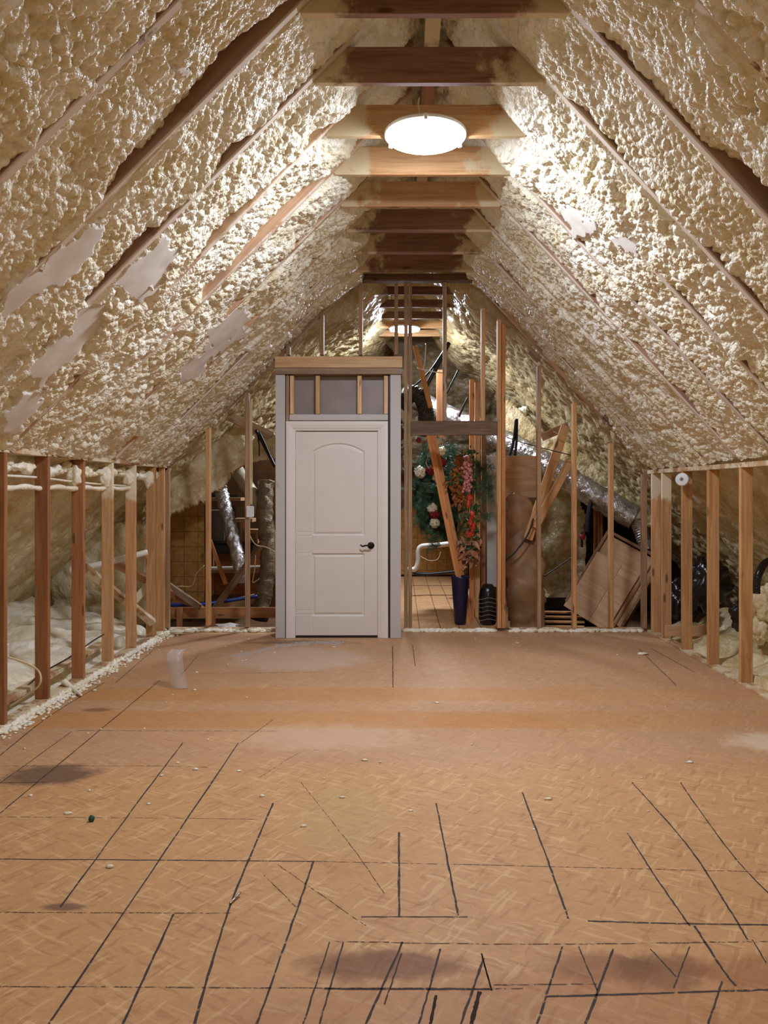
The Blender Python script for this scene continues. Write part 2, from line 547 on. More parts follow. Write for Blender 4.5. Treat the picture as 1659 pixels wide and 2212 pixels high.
def m_osb(name, hall=False):
    t = NT(name)
    co = t.coord()
    wob = t.n('ShaderNodeVectorMath', operation='MULTIPLY_ADD')
    nz = t.n('ShaderNodeTexNoise'); t.l(co, nz.inputs['Vector']); nz.inputs['Scale'].default_value = 9.0
    t.l(nz.outputs['Color'], wob.inputs[0]); wob.inputs[1].default_value = (0.04, 0.04, 0); t.l(co, wob.inputs[2])

    def flakes(rot, sc):
        vo = t.n('ShaderNodeTexVoronoi', feature='F1', voronoi_dimensions='2D')
        t.l(t.scale(t.scale(wob.outputs[0], (1, 1, 1), (0, 0, rot)), sc), vo.inputs['Vector'])
        vo.inputs['Scale'].default_value = 1.0
        s = t.n('ShaderNodeSeparateColor'); t.l(vo.outputs['Color'], s.inputs[0])
        return s.outputs[0], s.outputs[1]
    a, a2 = flakes(0.75, (20, 74, 1))
    b, b2 = flakes(-0.8, (19, 70, 1))
    sel = t.noise(co, 11, 2)
    f = t.mix(t.maprange(sel, 0.44, 0.5), a, b)
    fine = t.noise(t.scale(wob.outputs[0], (22, 90, 1), (0, 0, 0.2)), 1.0, 4, 0.65)
    g = t.math('ADD', t.math('MULTIPLY', f, 0.24), t.math('MULTIPLY', fine, 0.76))
    base = t.ramp(g, [(0.10, lin(172, 122, 74)), (0.40, lin(192, 147, 101)), (0.68, lin(203, 157, 109)), (0.97, lin(219, 181, 134))])
    # loose pale strands lying on the face
    for rot, lo in ((0.5, 0.92), (-1.0, 0.93)):
        p_, q_ = flakes(rot, (13, 88, 1))
        base = t.mix(t.math('MULTIPLY', t.math('GREATER_THAN', p_, lo), 0.28), base, lin(232, 198, 150))
        base = t.mix(t.math('MULTIPLY', t.math('GREATER_THAN', q_, lo + .02), 0.3), base, lin(146, 96, 58))
    if not hall:
        sep = t.n('ShaderNodeSeparateXYZ'); t.l(co, sep.inputs[0])
        X, Y = sep.outputs[0], sep.outputs[1]
        big = t.noise(co, 1.6, 5, 0.6)
        med = t.noise(co, 5.0, 4, 0.6)
        ye = t.math('ADD', Y, t.math('MULTIPLY', t.math('SUBTRACT', med, 0.5), 0.10))
        # pale trodden dust over the far half of the boards, missing where two joint strips were taped
        dust = t.math('MULTIPLY', t.maprange(ye, 3.75, 4.25), t.maprange(big, 0.28, 0.6, 0.35, 0.75))
        for y0, y1 in ((4.66, 5.02), (5.27, 5.60)):
            inb = t.math('MULTIPLY', t.maprange(ye, y0 - 0.02, y0 + 0.02), t.maprange(ye, y1 - 0.02, y1 + 0.02, 1, 0))
            inb = t.math('MULTIPLY', inb, t.maprange(X, 0.6, 2.0, 1.0, 0.45))
            dust = t.math('MULTIPLY', dust, t.math('SUBTRACT', 1.0, inb))
            base = t.mix(t.math('MULTIPLY', inb, 0.6), base, lin(186, 130, 78))
        base = t.mix(t.math('MULTIPLY', dust, 0.62), base, lin(178, 140, 114))
        # stains, dust and toned patches, and one painted pool of light

        edge_n = t.math('SUBTRACT', t.noise(co, 7, 5, 0.65), 0.5)

        def blob(cx, cy, rx, ry, rgb, amt, rough_edge=0.6):
            d = t.n('ShaderNodeVectorMath', operation='MULTIPLY')
            sb = t.n('ShaderNodeVectorMath', operation='SUBTRACT')
            t.l(co, sb.inputs[0]); sb.inputs[1].default_value = (cx, cy, 0)
            t.l(sb.outputs[0], d.inputs[0]); d.inputs[1].default_value = (1 / rx, 1 / ry, 0)
            ln = t.n('ShaderNodeVectorMath', operation='LENGTH'); t.l(d.outputs[0], ln.inputs[0])
            e = t.math('ADD', ln.outputs['Value'], t.math('MULTIPLY', edge_n, rough_edge * 2))
            return t.math('MULTIPLY', t.maprange(e, 0.55, 1.15, 1, 0), amt), lin(*rgb)
        for bl in ((-1.78, 3.9, 0.26, 0.16, (80, 60, 56), 0.75), (-1.16, 2.66, 0.09, 0.03, (92, 60, 62), 0.7, 0.3),
                   (-0.05, 2.33, 0.26, 0.09, (112, 62, 34), 0.75), (0.60, 2.32, 0.18, 0.09, (130, 76, 46), 0.6),
                   (0.78, 2.3, 0.16, 0.1, (98, 56, 36), 0.6), (1.1, 2.3, 0.3, 0.1, (140, 84, 50), 0.5),
                   (0.35, 2.12, 1.0, 0.2, (158, 102, 62), 0.4),
                   (-0.9, 6.6, 0.7, 0.5, (206, 184, 166), 0.5), (-0.45, 4.5, 0.55, 0.28, (208, 176, 148), 0.5),  # dust before the door; plain pale patch nearer the camera
                   (-0.25, 3.4, 0.22, 0.4, (186, 158, 108), 0.5), (-2.0, 5.05, 0.1, 0.05, (110, 66, 30), 0.6),
                   (2.2, 4.4, 0.35, 0.2, (226, 206, 178), 0.6),  # painted pool of light by the right floor edge
                   (-0.95, 7.3, 0.6, 0.12, (92, 70, 62), 0.6), (-1.7, 7.55, 0.7, 0.2, (138, 92, 70), 0.5)):  # darker strips along the foot of door and stud wall
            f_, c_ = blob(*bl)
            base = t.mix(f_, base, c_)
        base = t.mix(t.maprange(t.noise(co, 2.3, 4), 0.55, 0.8, 0, 0.35), base, lin(170, 122, 82))
    t.bump(fine, 0.2, 0.004)
    return t.set(base, 0.55, 0.0, 0.3)


def m_line(name, rgb, gap=0.35, alpha=0.9):
    t = NT(name)
    co = t.coord()
    m = t.math('MULTIPLY', t.maprange(t.noise(co, 40, 4, 0.7), gap, gap + 0.12), alpha)
    t.set(lin(*rgb), 0.8)
    t.l(m, t.b.inputs['Alpha'])
    return t.m


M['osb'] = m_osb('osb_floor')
M['osb_hall'] = m_osb('osb_hall_floor', True)
M['line'] = m_line('seam_line', (62, 52, 48), 0.33, 0.92)
M['line_faint'] = m_line('seam_line_faint', (96, 66, 48), 0.42, 0.8)
M['hole'] = m_plain('floor_gap', (44, 26, 18), 0.9)
M['streak'] = m_line('pale_streak', (214, 200, 190), 0.4, 0.7)  # pale streaks on the floor before the door

# ------------------------------------------------------------------ roof planes
LW, RW = -2.38, 2.52          # inner faces of the knee walls
YE = 7.86                     # front face of the stud wall
Z_TIE = EYE + 2.155           # underside of the collar ties
RY = [2.25, 2.85, 3.45, 4.04, 4.65, 5.22, 5.81, 6.38, 6.96, 7.53]   # rafters
NL = Vector((1, 0, -1)).normalized()
NR = Vector((-1, 0, -0.926)).normalized()


def XL(z): return -2.62 + z
def XR(z): return 2.766 - 0.926 * z


def roof_point(side, z, y, h=0.0):
    if side == 'L': return Vector((XL(z), y, EYE + z)) + NL * h
    return Vector((XR(z), y, EYE + z)) + NR * h


SHAVED = {'L': [[(0, 655), (70, 590), (205, 480), (228, 492), (205, 545), (120, 612), (60, 655), (0, 700)],
                [(255, 612), (312, 540), (368, 498), (376, 560), (352, 600), (300, 658)],
                [(60, 800), (130, 720), (215, 640), (222, 690), (170, 760), (90, 840)],
                [(440, 720), (520, 660), (545, 675), (530, 720), (460, 780)],
                [(380, 800), (460, 740), (470, 760), (400, 830)],
                [(0, 900), (60, 850), (110, 830), (60, 900), (20, 950)],
                [(375, 140), (395, 132), (412, 148), (400, 165), (380, 160)]],
          'R': [[(1200, 440), (1235, 440), (1265, 462), (1287, 492), (1280, 508), (1250, 510), (1218, 478)],
                [(1313, 510), (1340, 505), (1378, 535), (1372, 552), (1330, 535)]]}


def foam_height(side, z, y, zone='main'):
    s = z * (1.414 if side == 'L' else 1.36)
    sd = 11 if side == 'L' else 67
    wx = s + 0.03 * fbm(s * 5, y * 5, sd + 40); wy = y + 0.03 * fbm(s * 5 + 9, y * 5, sd + 41)
    # size of the froth changes from place to place
    coarse = sstep(-0.35, 0.45, fbm(s * 1.7, y * 1.7, sd + 5))
    b1 = bubbles(wx, wy, 0.13, sd)
    b2 = bubbles(wx, wy, 0.050, sd + 3)
    b3 = bubbles(s + 0.006 * vnoise(s * 40, y * 40, sd), y + 0.006 * vnoise(s * 40 + 7, y * 40, sd + 1), 0.027, sd + 7)
    h = -0.072 + 0.036 * fbm(s * 2.6, y * 2.6, sd + 9) + 0.030 * b1 * coarse \
        + 0.034 * b2 * (0.35 + 0.65 * coarse) + 0.022 * b3
    # crown of the bay
    yy = np.asarray(RY + [8.12])
    k = np.clip(np.searchsorted(yy, y), 1, len(yy) - 1)
    y0, y1 = yy[k - 1], yy[k]
    t = (y - y0) / (y1 - y0)
    h = h + 0.030 * np.sin(np.pi * np.clip(t, 0, 1)) ** 0.6
    near = np.minimum(np.abs(y - y0), np.abs(y - y1))
    # before each rafter its bare face shows, more so high up
    dn = y1 - y
    rec = sstep(0.14, 0.03, dn) * sstep(-0.05, 0.3, fbm(s * 1.1 + k * 7.7, k * 3.1 + 0 * y, sd + 21) + (0.1 if side == 'L' else -0.3)) * sstep(6.3, 5.0, y)
    rec = rec * sstep(0.3, 1.3, z)
    h = h - 0.06 * rec
    # the foam pads round the tie ends
    h = h + 0.07 * np.exp(-((z - 2.24) / 0.2) ** 2) * sstep(-0.2, 0.3, fbm(s * 2, y * 2, sd + 31) + 0.15)
    h = h + 0.03 * sstep(2.3, 2.6, z)
    # rafter soffits stay mostly clear, some stretches are foamed over
    cover = sstep(0.10, 0.24, fbm(s * 2.4 + k * 3.3, y * 0.8, sd + 50)) * sstep(2.0, 0.8, z)
    h = h + 0.045 * sstep(0.10, 0.03, near) * (1 - rec) * (0.55 + 0.6 * fbm(s * 3, y * 0.5 + k, sd + 33))
    lim = -0.004 + 0.05 * sstep(0.021, 0.07, near)
    low = np.minimum(h, lim)
    h = np.where(near < 0.09, low * (1 - cover) + cover * np.maximum(low, 0.002 + 0.012 * b3 + 0.014 * b2), h)
    # scraped patches, level with the rafters
    px = VX + F * (XL(z) if side == 'L' else XR(z)) / y
    py = VY - F * z / y
    jx = px + 22 * fbm(s * 12, y * 12, sd + 60); jy = py + 22 * fbm(s * 12 + 5, y * 12, sd + 61)
    m = np.zeros(z.shape)
    for poly in SHAVED[side]:
        m = np.maximum(m, in_poly(jx, jy, poly).astype(float))
    h = np.where(m > 0, 0.004 + 0.012 * fbm(s * 3, y * 3, sd + 70), h)
    return h, m


def roof_sheet(name, side, zs, ys, mat, fn, label=None):
    Zg, Yg = np.meshgrid(zs, ys, indexing='ij')
    h, m = fn(side, Zg, Yg)
    n = NL if side == 'L' else NR
    X = (XL(Zg) if side == 'L' else XR(Zg)) + n.x * h
    Zw = EYE + Zg + n.z * h
    v = np.stack([X, Yg, Zw], -1).reshape(-1, 3)
    me = grid_mesh(name, v, len(zs), len(ys), {'shaved': m}, flip=(side == 'R'))
    o = link(name, me, mat)
    tag(o, label, None, None, 'structure')
    return o


def plain_h(base, amp, cells, sd, peak=0.0):
    def fn(side, z, y):
        s = z * 1.4
        wx = s + 0.06 * fbm(s * 4, y * 4, sd + 40); wy = y + 0.06 * fbm(s * 4 + 9, y * 4, sd + 41)
        h = base + amp * 1.2 * fbm(s * 1.6, y * 1.6, sd) + peak * sstep(1.6, 2.1, z) * sstep(7.99, 8.4, y) - (0.16 * sstep(8.25, 7.99, y) if peak else 0)
        for i, c in enumerate(cells):
            h = h + amp * (c / cells[0]) * bubbles(wx, wy, c, sd + 3 * i)
        return h, np.zeros(z.shape)
    return fn


def ysteps(a, b, k):
    n = int(math.log(b / a) / k)
    return a * np.exp(np.linspace(0, math.log(b / a), n))


ys_main = ysteps(1.95, 7.99, 0.0018)
for side, nm, zlo in (('L', 'ceiling_left', 0.245), ('R', 'ceiling_right', 0.225)):
    roof_sheet(nm, side, np.arange(zlo, 2.80, 0.0056), ys_main, M['foam'], foam_height,
               'cream spray foam between the rafters of the %s roof slope' % ('left' if side == 'L' else 'right'))
    # behind and over the camera, and on beyond the stud wall
    roof_sheet(nm + '_rear', side, np.linspace(-1.5, 2.8, 60), np.linspace(-3.4, 1.97, 70), M['foam'],
               plain_h(-0.06, 0.05, (0.2, 0.1), 5))
    roof_sheet(nm + '_beyond', side, np.linspace(-1.6, 2.8, 300), np.linspace(7.97, 13.3, 330), M['foam_back'],
               plain_h(-0.09, 0.045, (0.16, 0.075, 0.04), 23 if side == 'L' else 29, 0.17),
               'glossy spray foam on the %s slope beyond the stud wall' % ('left' if side == 'L' else 'right'))
    roof_sheet(nm + '_eave', side, np.arange(-1.62, 0.28, 0.012), np.arange(1.95, 8.0, 0.014), M['foam_dull'],
               plain_h(-0.12, 0.034, (0.17, 0.075, 0.035), 43 if side == 'L' else 49),
               'dull spray foam on the eave behind the %s knee wall' % ('left' if side == 'L' else 'right'))

# ------------------------------------------------------------------ floor
def floor_mesh():
    bm = bmesh.new()
    def quad(x0, y0, x1, y1, mi):
        f = bm.faces.new([bm.verts.new((x0, y0, 0)), bm.verts.new((x1, y0, 0)), bm.verts.new((x1, y1, 0)), bm.verts.new((x0, y1, 0))])
        f.material_index = mi
    quad(-2.49, -3.4, 2.63, 7.97, 0)
    return bm


def fp(px, py):
    Y = F * EYE / (py - VY)
    return ((px - VX) * Y / F, Y)


def ribbon(bm, pts, w, mi, z=0.0008, wob=0.004):
    path = spline([Vector((x, y, z)) for x, y in pts], 14)
    L = []
    for i, p in enumerate(path):
        a = path[max(i - 1, 0)]; b = path[min(i + 1, len(path) - 1)]
        d = (b - a).normalized()
        nrm = Vector((-d.y, d.x, 0))
        ww = w * (0.75 + 0.5 * random.random())
        p = p + nrm * random.uniform(-wob, wob) * 0.3
        L.append((bm.verts.new(p - nrm * ww / 2), bm.verts.new(p + nrm * ww / 2)))
    for (a, b), (c, d) in zip(L, L[1:]):
        f = bm.faces.new((a, c, d, b)); f.material_index = mi


bm = floor_mesh()
P_LINES = [  # dark seam lines, as seen
    ([(105, 2212), (515, 1605)], .010), ([(265, 2212), (375, 1975)], .010), ([(420, 2212), (500, 1950), (590, 1735)], .011),
    ([(555, 2212), (640, 1970), (677, 1862)], .010), ([(862, 1980), (862, 1798)], .011), ([(990, 1978), (965, 1850), (942, 1735)], .010),
    ([(1228, 1985), (1180, 1850), (1128, 1712)], .010), ([(1490, 2000), (1420, 1900), (1355, 1800)], .009),
    ([(1660, 1930), (1585, 1850), (1500, 1735), (1470, 1690)], .008), ([(1615, 2030), (1560, 1940), (1480, 1820), (1365, 1690)], .009),
    ([(130, 1960), (330, 1690), (395, 1605)], .009), ([(0, 1757), (150, 1632), (345, 1470)], .009), ([(0, 1632), (110, 1545), (225, 1475)], .009),
    ([(0, 1692), (100, 1620), (155, 1580)], .007), ([(1500, 2000), (1565, 2100), (1590, 2130)], .010),
    ([(849, 1485), (848, 1395)], .009), ([(897, 1440), (891, 1393)], .008), ([(520, 1605), (590, 1555)], .006),
    ([(250, 1475), (330, 1405)], .007), ([(390, 1460), (430, 1412)], .006), ([(1460, 1480), (1380, 1402)], .008), ([(1500, 1452), (1405, 1400)], .008),
    ([(655, 2212), (712, 2035)], .007), ([(690, 2212), (742, 2035)], .008), ([(790, 2212), (870, 2035)], .010), ([(830, 2170), (868, 2060)], .006),
    ([(905, 2212), (952, 2050)], .009), ([(995, 2212), (1045, 2070)], .010), ([(1160, 2212), (1215, 2045)], .009), ([(1265, 2212), (1325, 2050)], .010),
    ([(1250, 2045), (1290, 2140)], .006), ([(1405, 2050), (1460, 2110)], .006), ([(1455, 2135), (1490, 2045)], .005), ([(1530, 2212), (1560, 2120)], .008),
    ([(1655, 2080), (1625, 2030)], .006), ([(1040, 2060), (1062, 2140)], .005),
]
P_CROSS = [([(0, 1856), (300, 1858), (680, 1861)], .007, 2), ([(680, 1861), (1100, 1870), (1659, 1884)], .005, 3),
           ([(0, 1971), (250, 1972), (500, 1973)], .006, 3), ([(780, 1981), (1010, 1981)], .006, 2),
           ([(1270, 1990), (1450, 1995), (1659, 1998)], .008, 2), ([(720, 2034), (1150, 2040), (1659, 2034)], .006, 3),
           ([(0, 2131), (500, 2134), (1130, 2136)], .006, 3), ([(700, 2136), (1060, 2137)], .008, 2), ([(1180, 2153), (1450, 2145), (1659, 2138)], .008, 2),
           ([(0, 1691), (100, 1690)], .006, 2), ([(0, 1655), (350, 1655), (450, 1658)], .006, 3), ([(0, 1765), (300, 1767), (560, 1770)], .005, 3),
           ([(160, 1578), (600, 1580)], .006, 3), ([(1060, 2128), (1290, 2126)], .005, 3), ([(430, 1455), (700, 1452)], .006, 3),
           ([(600, 1868), (790, 2000)], .004, 3), ([(650, 1690), (760, 1830), (830, 1930)], .004, 3), ([(570, 1890), (640, 1960)], .004, 3),
           ([(560, 1680), (650, 1625), (700, 1622)], .004, 3)]
for pts, w in P_LINES:
    ribbon(bm, [fp(*p) for p in pts], w * 0.72, 1)
for pts, w, mi in P_CROSS:
    ribbon(bm, [fp(*p) for p in pts], w * 0.95, 1 if mi == 2 else 2)
for pts, w in (([(1018, 2212), (1036, 2142)], .012), ([(930, 2212), (942, 2150)], .008), ([(1062, 2140), (1040, 2060)], .005)):
    ribbon(bm, [fp(*p) for p in pts], w, 3, wob=.002)
ribbon(bm, [fp(500, 1419), fp(545, 1410), fp(600, 1396)], 0.10, 4, 0.0007, 0.02)
ribbon(bm, [fp(600, 1396), fp(680, 1388), fp(740, 1390)], 0.16, 4, 0.0007, 0.02)
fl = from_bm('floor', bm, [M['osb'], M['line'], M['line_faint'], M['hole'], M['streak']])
tag(fl, 'orange-brown strand board floor with dark seam lines', None, None, 'structure')

# hall floor beyond the doorway and the lower boarding round it
bm = bmesh.new()
bm.faces.new([bm.verts.new(v) for v in ((-0.05, 7.97, -0.002), (1.0, 7.97, -0.002), (1.0, 13.2, -0.002), (-0.05, 13.2, -0.002))])
for x in (0.2, 0.42, 0.62, 0.85):
    ribbon(bm, [(x, 8.0), (x, 13.1)], 0.010, 1, 0.0)
for y in (8.6, 9.2, 9.9, 10.6, 11.4, 12.3):
    ribbon(bm, [(-0.04, y), (0.98, y)], 0.010, 1, 0.0)
tag(from_bm('floor_hall', bm, [M['osb_hall'], M['line_faint']]), 'tan board floor of the attic passage seen through the doorway', None, None, 'structure')
box('floor_beyond', (-4.3, 7.99, -0.30), (4.4, 13.3, -0.20), M['brown'])['kind'] = 'structure'
box('floor_edge', (0.95, 7.99, -0.2), (1.0, 13.2, -0.01), M['dark'])['kind'] = 'structure'


def lumpy_floor(name, x0, x1, rise, seed, label, mat):
    xs = np.arange(x0, x1, 0.016); ys = np.arange(2.0, 7.98, 0.016)
    X, Y = np.meshgrid(xs, ys, indexing='ij')
    d = np.abs(X - (x0 if rise > 0 else x1)) if rise > 0 else np.abs(X - x1)
    d = (np.abs(X) - 2.48)
    w = X + 0.08 * fbm(X * 4, Y * 4, seed)
    h = -0.06 + 0.22 * np.clip(d, 0, 2) ** 1.2 + 0.09 * fbm(X * 2.2, Y * 2.2, seed + 1) + 0.09 * bubbles(w, Y, 0.3, seed + 2) \
        + 0.035 * bubbles(w, Y, 0.11, seed + 4) + 0.012 * bubbles(w, Y, 0.045, seed + 6)
    h = np.where(d < 0.14, np.minimum(h, 0.0) * 0.3 - 0.012, h)
    me = grid_mesh(name, np.stack([X, Y, h], -1).reshape(-1, 3), len(xs), len(ys), {'shaved': np.zeros(X.shape)})
    return tag(link(name, me, mat), label, None, None, 'structure')


lumpy_floor('floor_eave_left', -4.25, -2.43, 1, 90, 'lumpy white spray foam behind the left knee wall', M['foam_white'])
lumpy_floor('floor_eave_right', 2.56, 4.35, 1, 95, 'lumpy spray foam behind the right knee wall', M['foam_dull'])

# closing walls
box('wall_rear', (-4.4, -3.5, -0.3), (4.4, -3.4, 4.4), M['brown'])['kind'] = 'structure'
box('wall_far', (-4.4, 13.25, -0.3), (4.6, 13.35, 4.4), M['brown'])['kind'] = 'structure'
box('wall_rear_left', (-2.60, -3.4, -0.3), (-2.50, 2.0, 1.75), M['foam_dull'])['kind'] = 'structure'
box('wall_rear_right', (2.64, -3.4, -0.3), (2.74, 2.0, 1.75), M['foam_dull'])['kind'] = 'structure'


def foam_wall(name, poly, Yf, seed, mat, label, res=0.02, amp=0.05, cells=(0.2, 0.09, 0.045), base=0.0):
    """foam face outlined in the picture, standing at depth Yf(px, py)"""
    xs = [p[0] for p in poly]; ys = [p[1] for p in poly]
    Ym = Yf((min(xs) + max(xs)) / 2, (min(ys) + max(ys)) / 2)
    step = res * F / Ym
    gx = np.arange(min(xs), max(xs) + step, step); gy = np.arange(min(ys), max(ys) + step, step)
    PX, PY = np.meshgrid(gx, gy, indexing='ij')
    Y = Yf(PX, PY) + 0 * PX
    a = PX * Ym / F; b = PY * Ym / F
    h = base + amp * 1.2 * fbm(a * 2, b * 2, seed)
    for i, c in enumerate(cells):
        h = h + amp * (c / cells[0]) * bubbles(a + 0.05 * fbm(a * 5, b * 5, seed + 30), b, c, seed + 2 * i)
    Y = Y - h
    v = np.stack([(PX - VX) * Ym / F, Y, EYE - (PY - VY) * Ym / F], -1).reshape(-1, 3)
    jx = PX + 14 * fbm(a * 6, b * 6, seed + 50) * 0.6; jy = PY + 14 * fbm(a * 6 + 3, b * 6, seed + 51) * 0.6
    keep = in_poly(jx, jy, poly).ravel()
    me = grid_mesh(name, v, len(gx), len(gy), {'shaved': np.zeros(PX.shape)}, flip=False, keep=keep)
    o = link(name, me, mat)
    sol = o.modifiers.new('thickness', 'SOLIDIFY'); sol.thickness = 0.06; sol.offset = 1.0
    return tag(o, label, None, None, 'structure')


foam_wall('wall_valley_left', [(330, 1180), (335, 1000), (440, 915), (490, 890), (540, 905), (610, 940), (610, 990), (560, 998), (530, 1005), (505, 1030),
                               (488, 1055), (450, 1080), (400, 1098), (372, 1120)],
          lambda px, py: 8.75 - 0.0028 * (py - 1000), 120, M['foam_dull'], 'tan foam slope behind the wall studs left of the door', amp=.075)
foam_wall('wall_valley_right', [(1085, 830), (1180, 935), (1250, 880), (1330, 930), (1420, 1040), (1440, 1150), (1390, 1140), (1250, 1080), (1180, 1030), (1090, 990)],
          lambda px, py: 10.1 - 0.003 * (py - 1000), 130, M['foam_dull'], 'tan foam slope above the silver duct right of the doorway')
foam_wall('wall_niche_right', [(1150, 1000), (1255, 1050), (1268, 1300), (1160, 1310)],
          lambda px, py: 9.9 + 0 * px, 140, M['foam_back'], 'shiny foam face below the silver duct', amp=0.07)
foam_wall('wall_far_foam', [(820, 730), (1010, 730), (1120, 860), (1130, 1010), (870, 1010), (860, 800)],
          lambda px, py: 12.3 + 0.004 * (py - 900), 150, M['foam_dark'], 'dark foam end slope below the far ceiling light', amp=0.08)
foam_wall('wall_eave_end_left', [(90, 1120), (350, 1130), (352, 1350), (120, 1350)],
          lambda px, py: 8.25 + 0 * px, 180, M['foam_dull'], 'rough foam closing the eave behind the left knee wall')
foam_wall('wall_block_right', [(1090, 880), (1135, 880), (1140, 960), (1090, 960)],
          lambda px, py: 10.6 + 0 * px, 160, M['foam_white'], 'bright foam clump beside the doorway post', amp=0.12)  # whiter foam paints the far lamp's light on this clump

# ------------------------------------------------------------------ rafters, ties, ridge
ORD = ['nearest', 'second', 'third', 'fourth', 'fifth', 'sixth', 'seventh', 'eighth', 'ninth', 'tenth', 'eleventh', 'twelfth', 'thirteenth']


def nth(i): return ORD[i]


bare_L = {4.65, 5.22, 5.81, 6.38}
for side, word in (('L', 'left'), ('R', 'right')):
    n = NL if side == 'L' else NR
    for i, y in enumerate(RY):
        a = roof_point(side, 0.27, y, -0.07); b = roof_point(side, 2.70, y, -0.07)
        o = beam('rafter', a, b, 0.038, 0.14, M['rafter_bare'] if (side == 'L' and y in bare_L) else M['rafter'])
        tag(o, '%s rafter from the camera on the %s roof slope, edged by cream foam' % (nth(i), word) if i else
            'rafter nearest the camera on the %s roof slope, at the upper corner' % word, 'rafter', 'rafters of the %s roof slope' % word)
    a = roof_point(side, 0.20, 7.9, -0.05); b = roof_point(side, 2.70, 7.9, -0.05)
    o = beam('rafter', a, b, 0.05, 0.12, M['stud_grey'])
    tag(o, 'brown rafter along the top of the stud wall on the %s slope' % word, 'rafter', 'rafters over the stud wall')

TIES = [3.45, 4.04, 4.65, 5.22, 5.81, 6.38, 6.96, 7.53]
for i, y in enumerate([2.85] + TIES):
    h = 0.19
    m = M['tie'] if y in (4.65, 5.22, 5.81) else M['tie_shaded']  # lit tone near the lamp, painted shade on the others
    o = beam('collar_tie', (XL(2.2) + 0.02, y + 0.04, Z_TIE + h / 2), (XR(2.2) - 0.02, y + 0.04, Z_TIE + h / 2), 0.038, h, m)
    for v in o.data.vertices:   # ends cut to the slope
        if abs(v.co.x) > 0.3:
            v.co.x += math.copysign(0.05 - (v.co.z + h / 2) * 1.0, v.co.x)
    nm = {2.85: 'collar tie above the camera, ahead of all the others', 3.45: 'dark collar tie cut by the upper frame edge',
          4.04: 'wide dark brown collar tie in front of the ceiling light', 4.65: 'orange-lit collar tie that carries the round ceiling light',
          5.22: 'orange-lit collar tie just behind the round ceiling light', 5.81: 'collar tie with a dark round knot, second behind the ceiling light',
          6.38: 'dark shade-toned collar tie, third behind the ceiling light', 6.96: 'brown collar tie, fourth behind the ceiling light',
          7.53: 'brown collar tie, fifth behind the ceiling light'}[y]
    tag(o, nm, 'collar tie', 'collar ties over the room')
for i, y in enumerate([8.46, 9.04, 9.64, 10.2, 10.75]):
    o = beam('collar_tie', (XL(2.2), y, Z_TIE + 0.045), (XR(2.2), y, Z_TIE + 0.045), 0.038, 0.09, M['tie_shaded'] if i < 3 else M['tie'])  # front three carry the painted shade tone
    tag(o, 'collar tie beyond the stud wall, %s of five from the front' % ('first', 'second', 'third', 'fourth', 'fifth')[i], 'collar tie', 'collar ties beyond the stud wall')
o = beam('ridge_beam', (0.18, 2.0, EYE + 2.63), (0.18, 7.9, EYE + 2.63), 0.085, 0.12, M['tie_shaded'], side=(1, 0, 0))
tag(o, 'brown ridge beam running under the foam peak above the ties', 'ridge beam')

# ------------------------------------------------------------------ ceiling lights
def lamp(label, x, y, r, ztop, strength):
    t = empty('ceiling_light', (x, y, ztop))
    tag(t, label, 'ceiling light')
    from_bm('housing', lathe_bm([(0, 0), (r * 0.97, 0), (r * 1.0, -0.006), (r * 1.0, -0.022), (r * 0.95, -0.024), (0, -0.024)], 64), M['white_plastic'], t, True)
    prof = [(r * 0.985 * math.cos(a), -0.024 - 0.034 * math.sin(a)) for a in [i * math.pi / 2 / 6 for i in range(7)]]
    prof[-1] = (0, prof[-1][1])
    from_bm('diffuser', lathe_bm(prof, 40), m_lamp('lamp_glow', strength), t, True)
    for k in range(3):
        a = 0.5 + k * 2 * math.pi / 3
        bm = box_bm(0.016, 0.022, 0.034, 0.002)
        from_bm('clip', bm, M['white_plastic'], t, mw=Matrix.Rotation(a, 4, 'Z') @ Matrix.Translation((r * 1.005, 0, -0.022)))
    return t


lamp('glowing round white ceiling light under the collar ties of the room', 0.150, 4.62, 0.246, Z_TIE - 0.002, LAMP_MAIN)
lamp('smaller glowing round light seen between studs in the attic beyond', 0.055, 10.0, 0.20, Z_TIE - 0.03, LAMP_BACK)
lamp('round ceiling light behind the camera', 0.145, -1.5, 0.236, Z_TIE - 0.002, LAMP_REAR)
tag(tube('lamp_wire', [P(905, 212, 4.60), P(904, 228, 4.60), P(908, 250, 4.58)], 0.004, M['cable']), 'thin white wire running down to the big ceiling light', 'wire')

# ------------------------------------------------------------------ left knee wall
LY = [4.62, 5.19, 5.77, 6.35, 6.90, 7.46, 7.74]
lbl = ['dark brown stud of the left knee wall cut by the frame edge', 'dark brown stud of the left knee wall, second from the camera',
       'dark brown stud with foam specks, third of the left knee wall', 'lighter speckled stud, fourth of the left knee wall',
       'lighter knotty stud, fifth of the left knee wall', 'pale orange stud, sixth of the left knee wall', 'stud beside the corner post of the left knee wall']
mats = ['stud_dark', 'stud_dark', 'stud_dark', 'stud_foamed', 'stud_foamed', 'stud', 'stud']  # three near studs darkened to paint the weaker grazing light
for y, lb, mt in zip(LY, lbl, mats):
    o = beam('wall_stud', (LW - 0.0445, y + 0.019, 0.032), (LW - 0.0445, y + 0.019, 1.67), 0.038, 0.089, M[mt])
    tag(o, lb, 'wall stud', 'studs of the left knee wall')
o = beam('wall_stud', (-2.40, 7.90, 0.032), (-2.40, 7.90, 1.67), 0.05, 0.06, M['stud_grey'])
tag(o, 'greyish corner post where left knee wall meets the stud wall', 'wall stud')
tag(beam('top_plate', (LW - 0.0445, 2.0, 1.69), (LW - 0.0445, 7.85, 1.69), 0.089, 0.038, M['plate'], side=(1, 0, 0)),
    'foam-dusted top plate on the studs of the left knee wall', 'top plate')
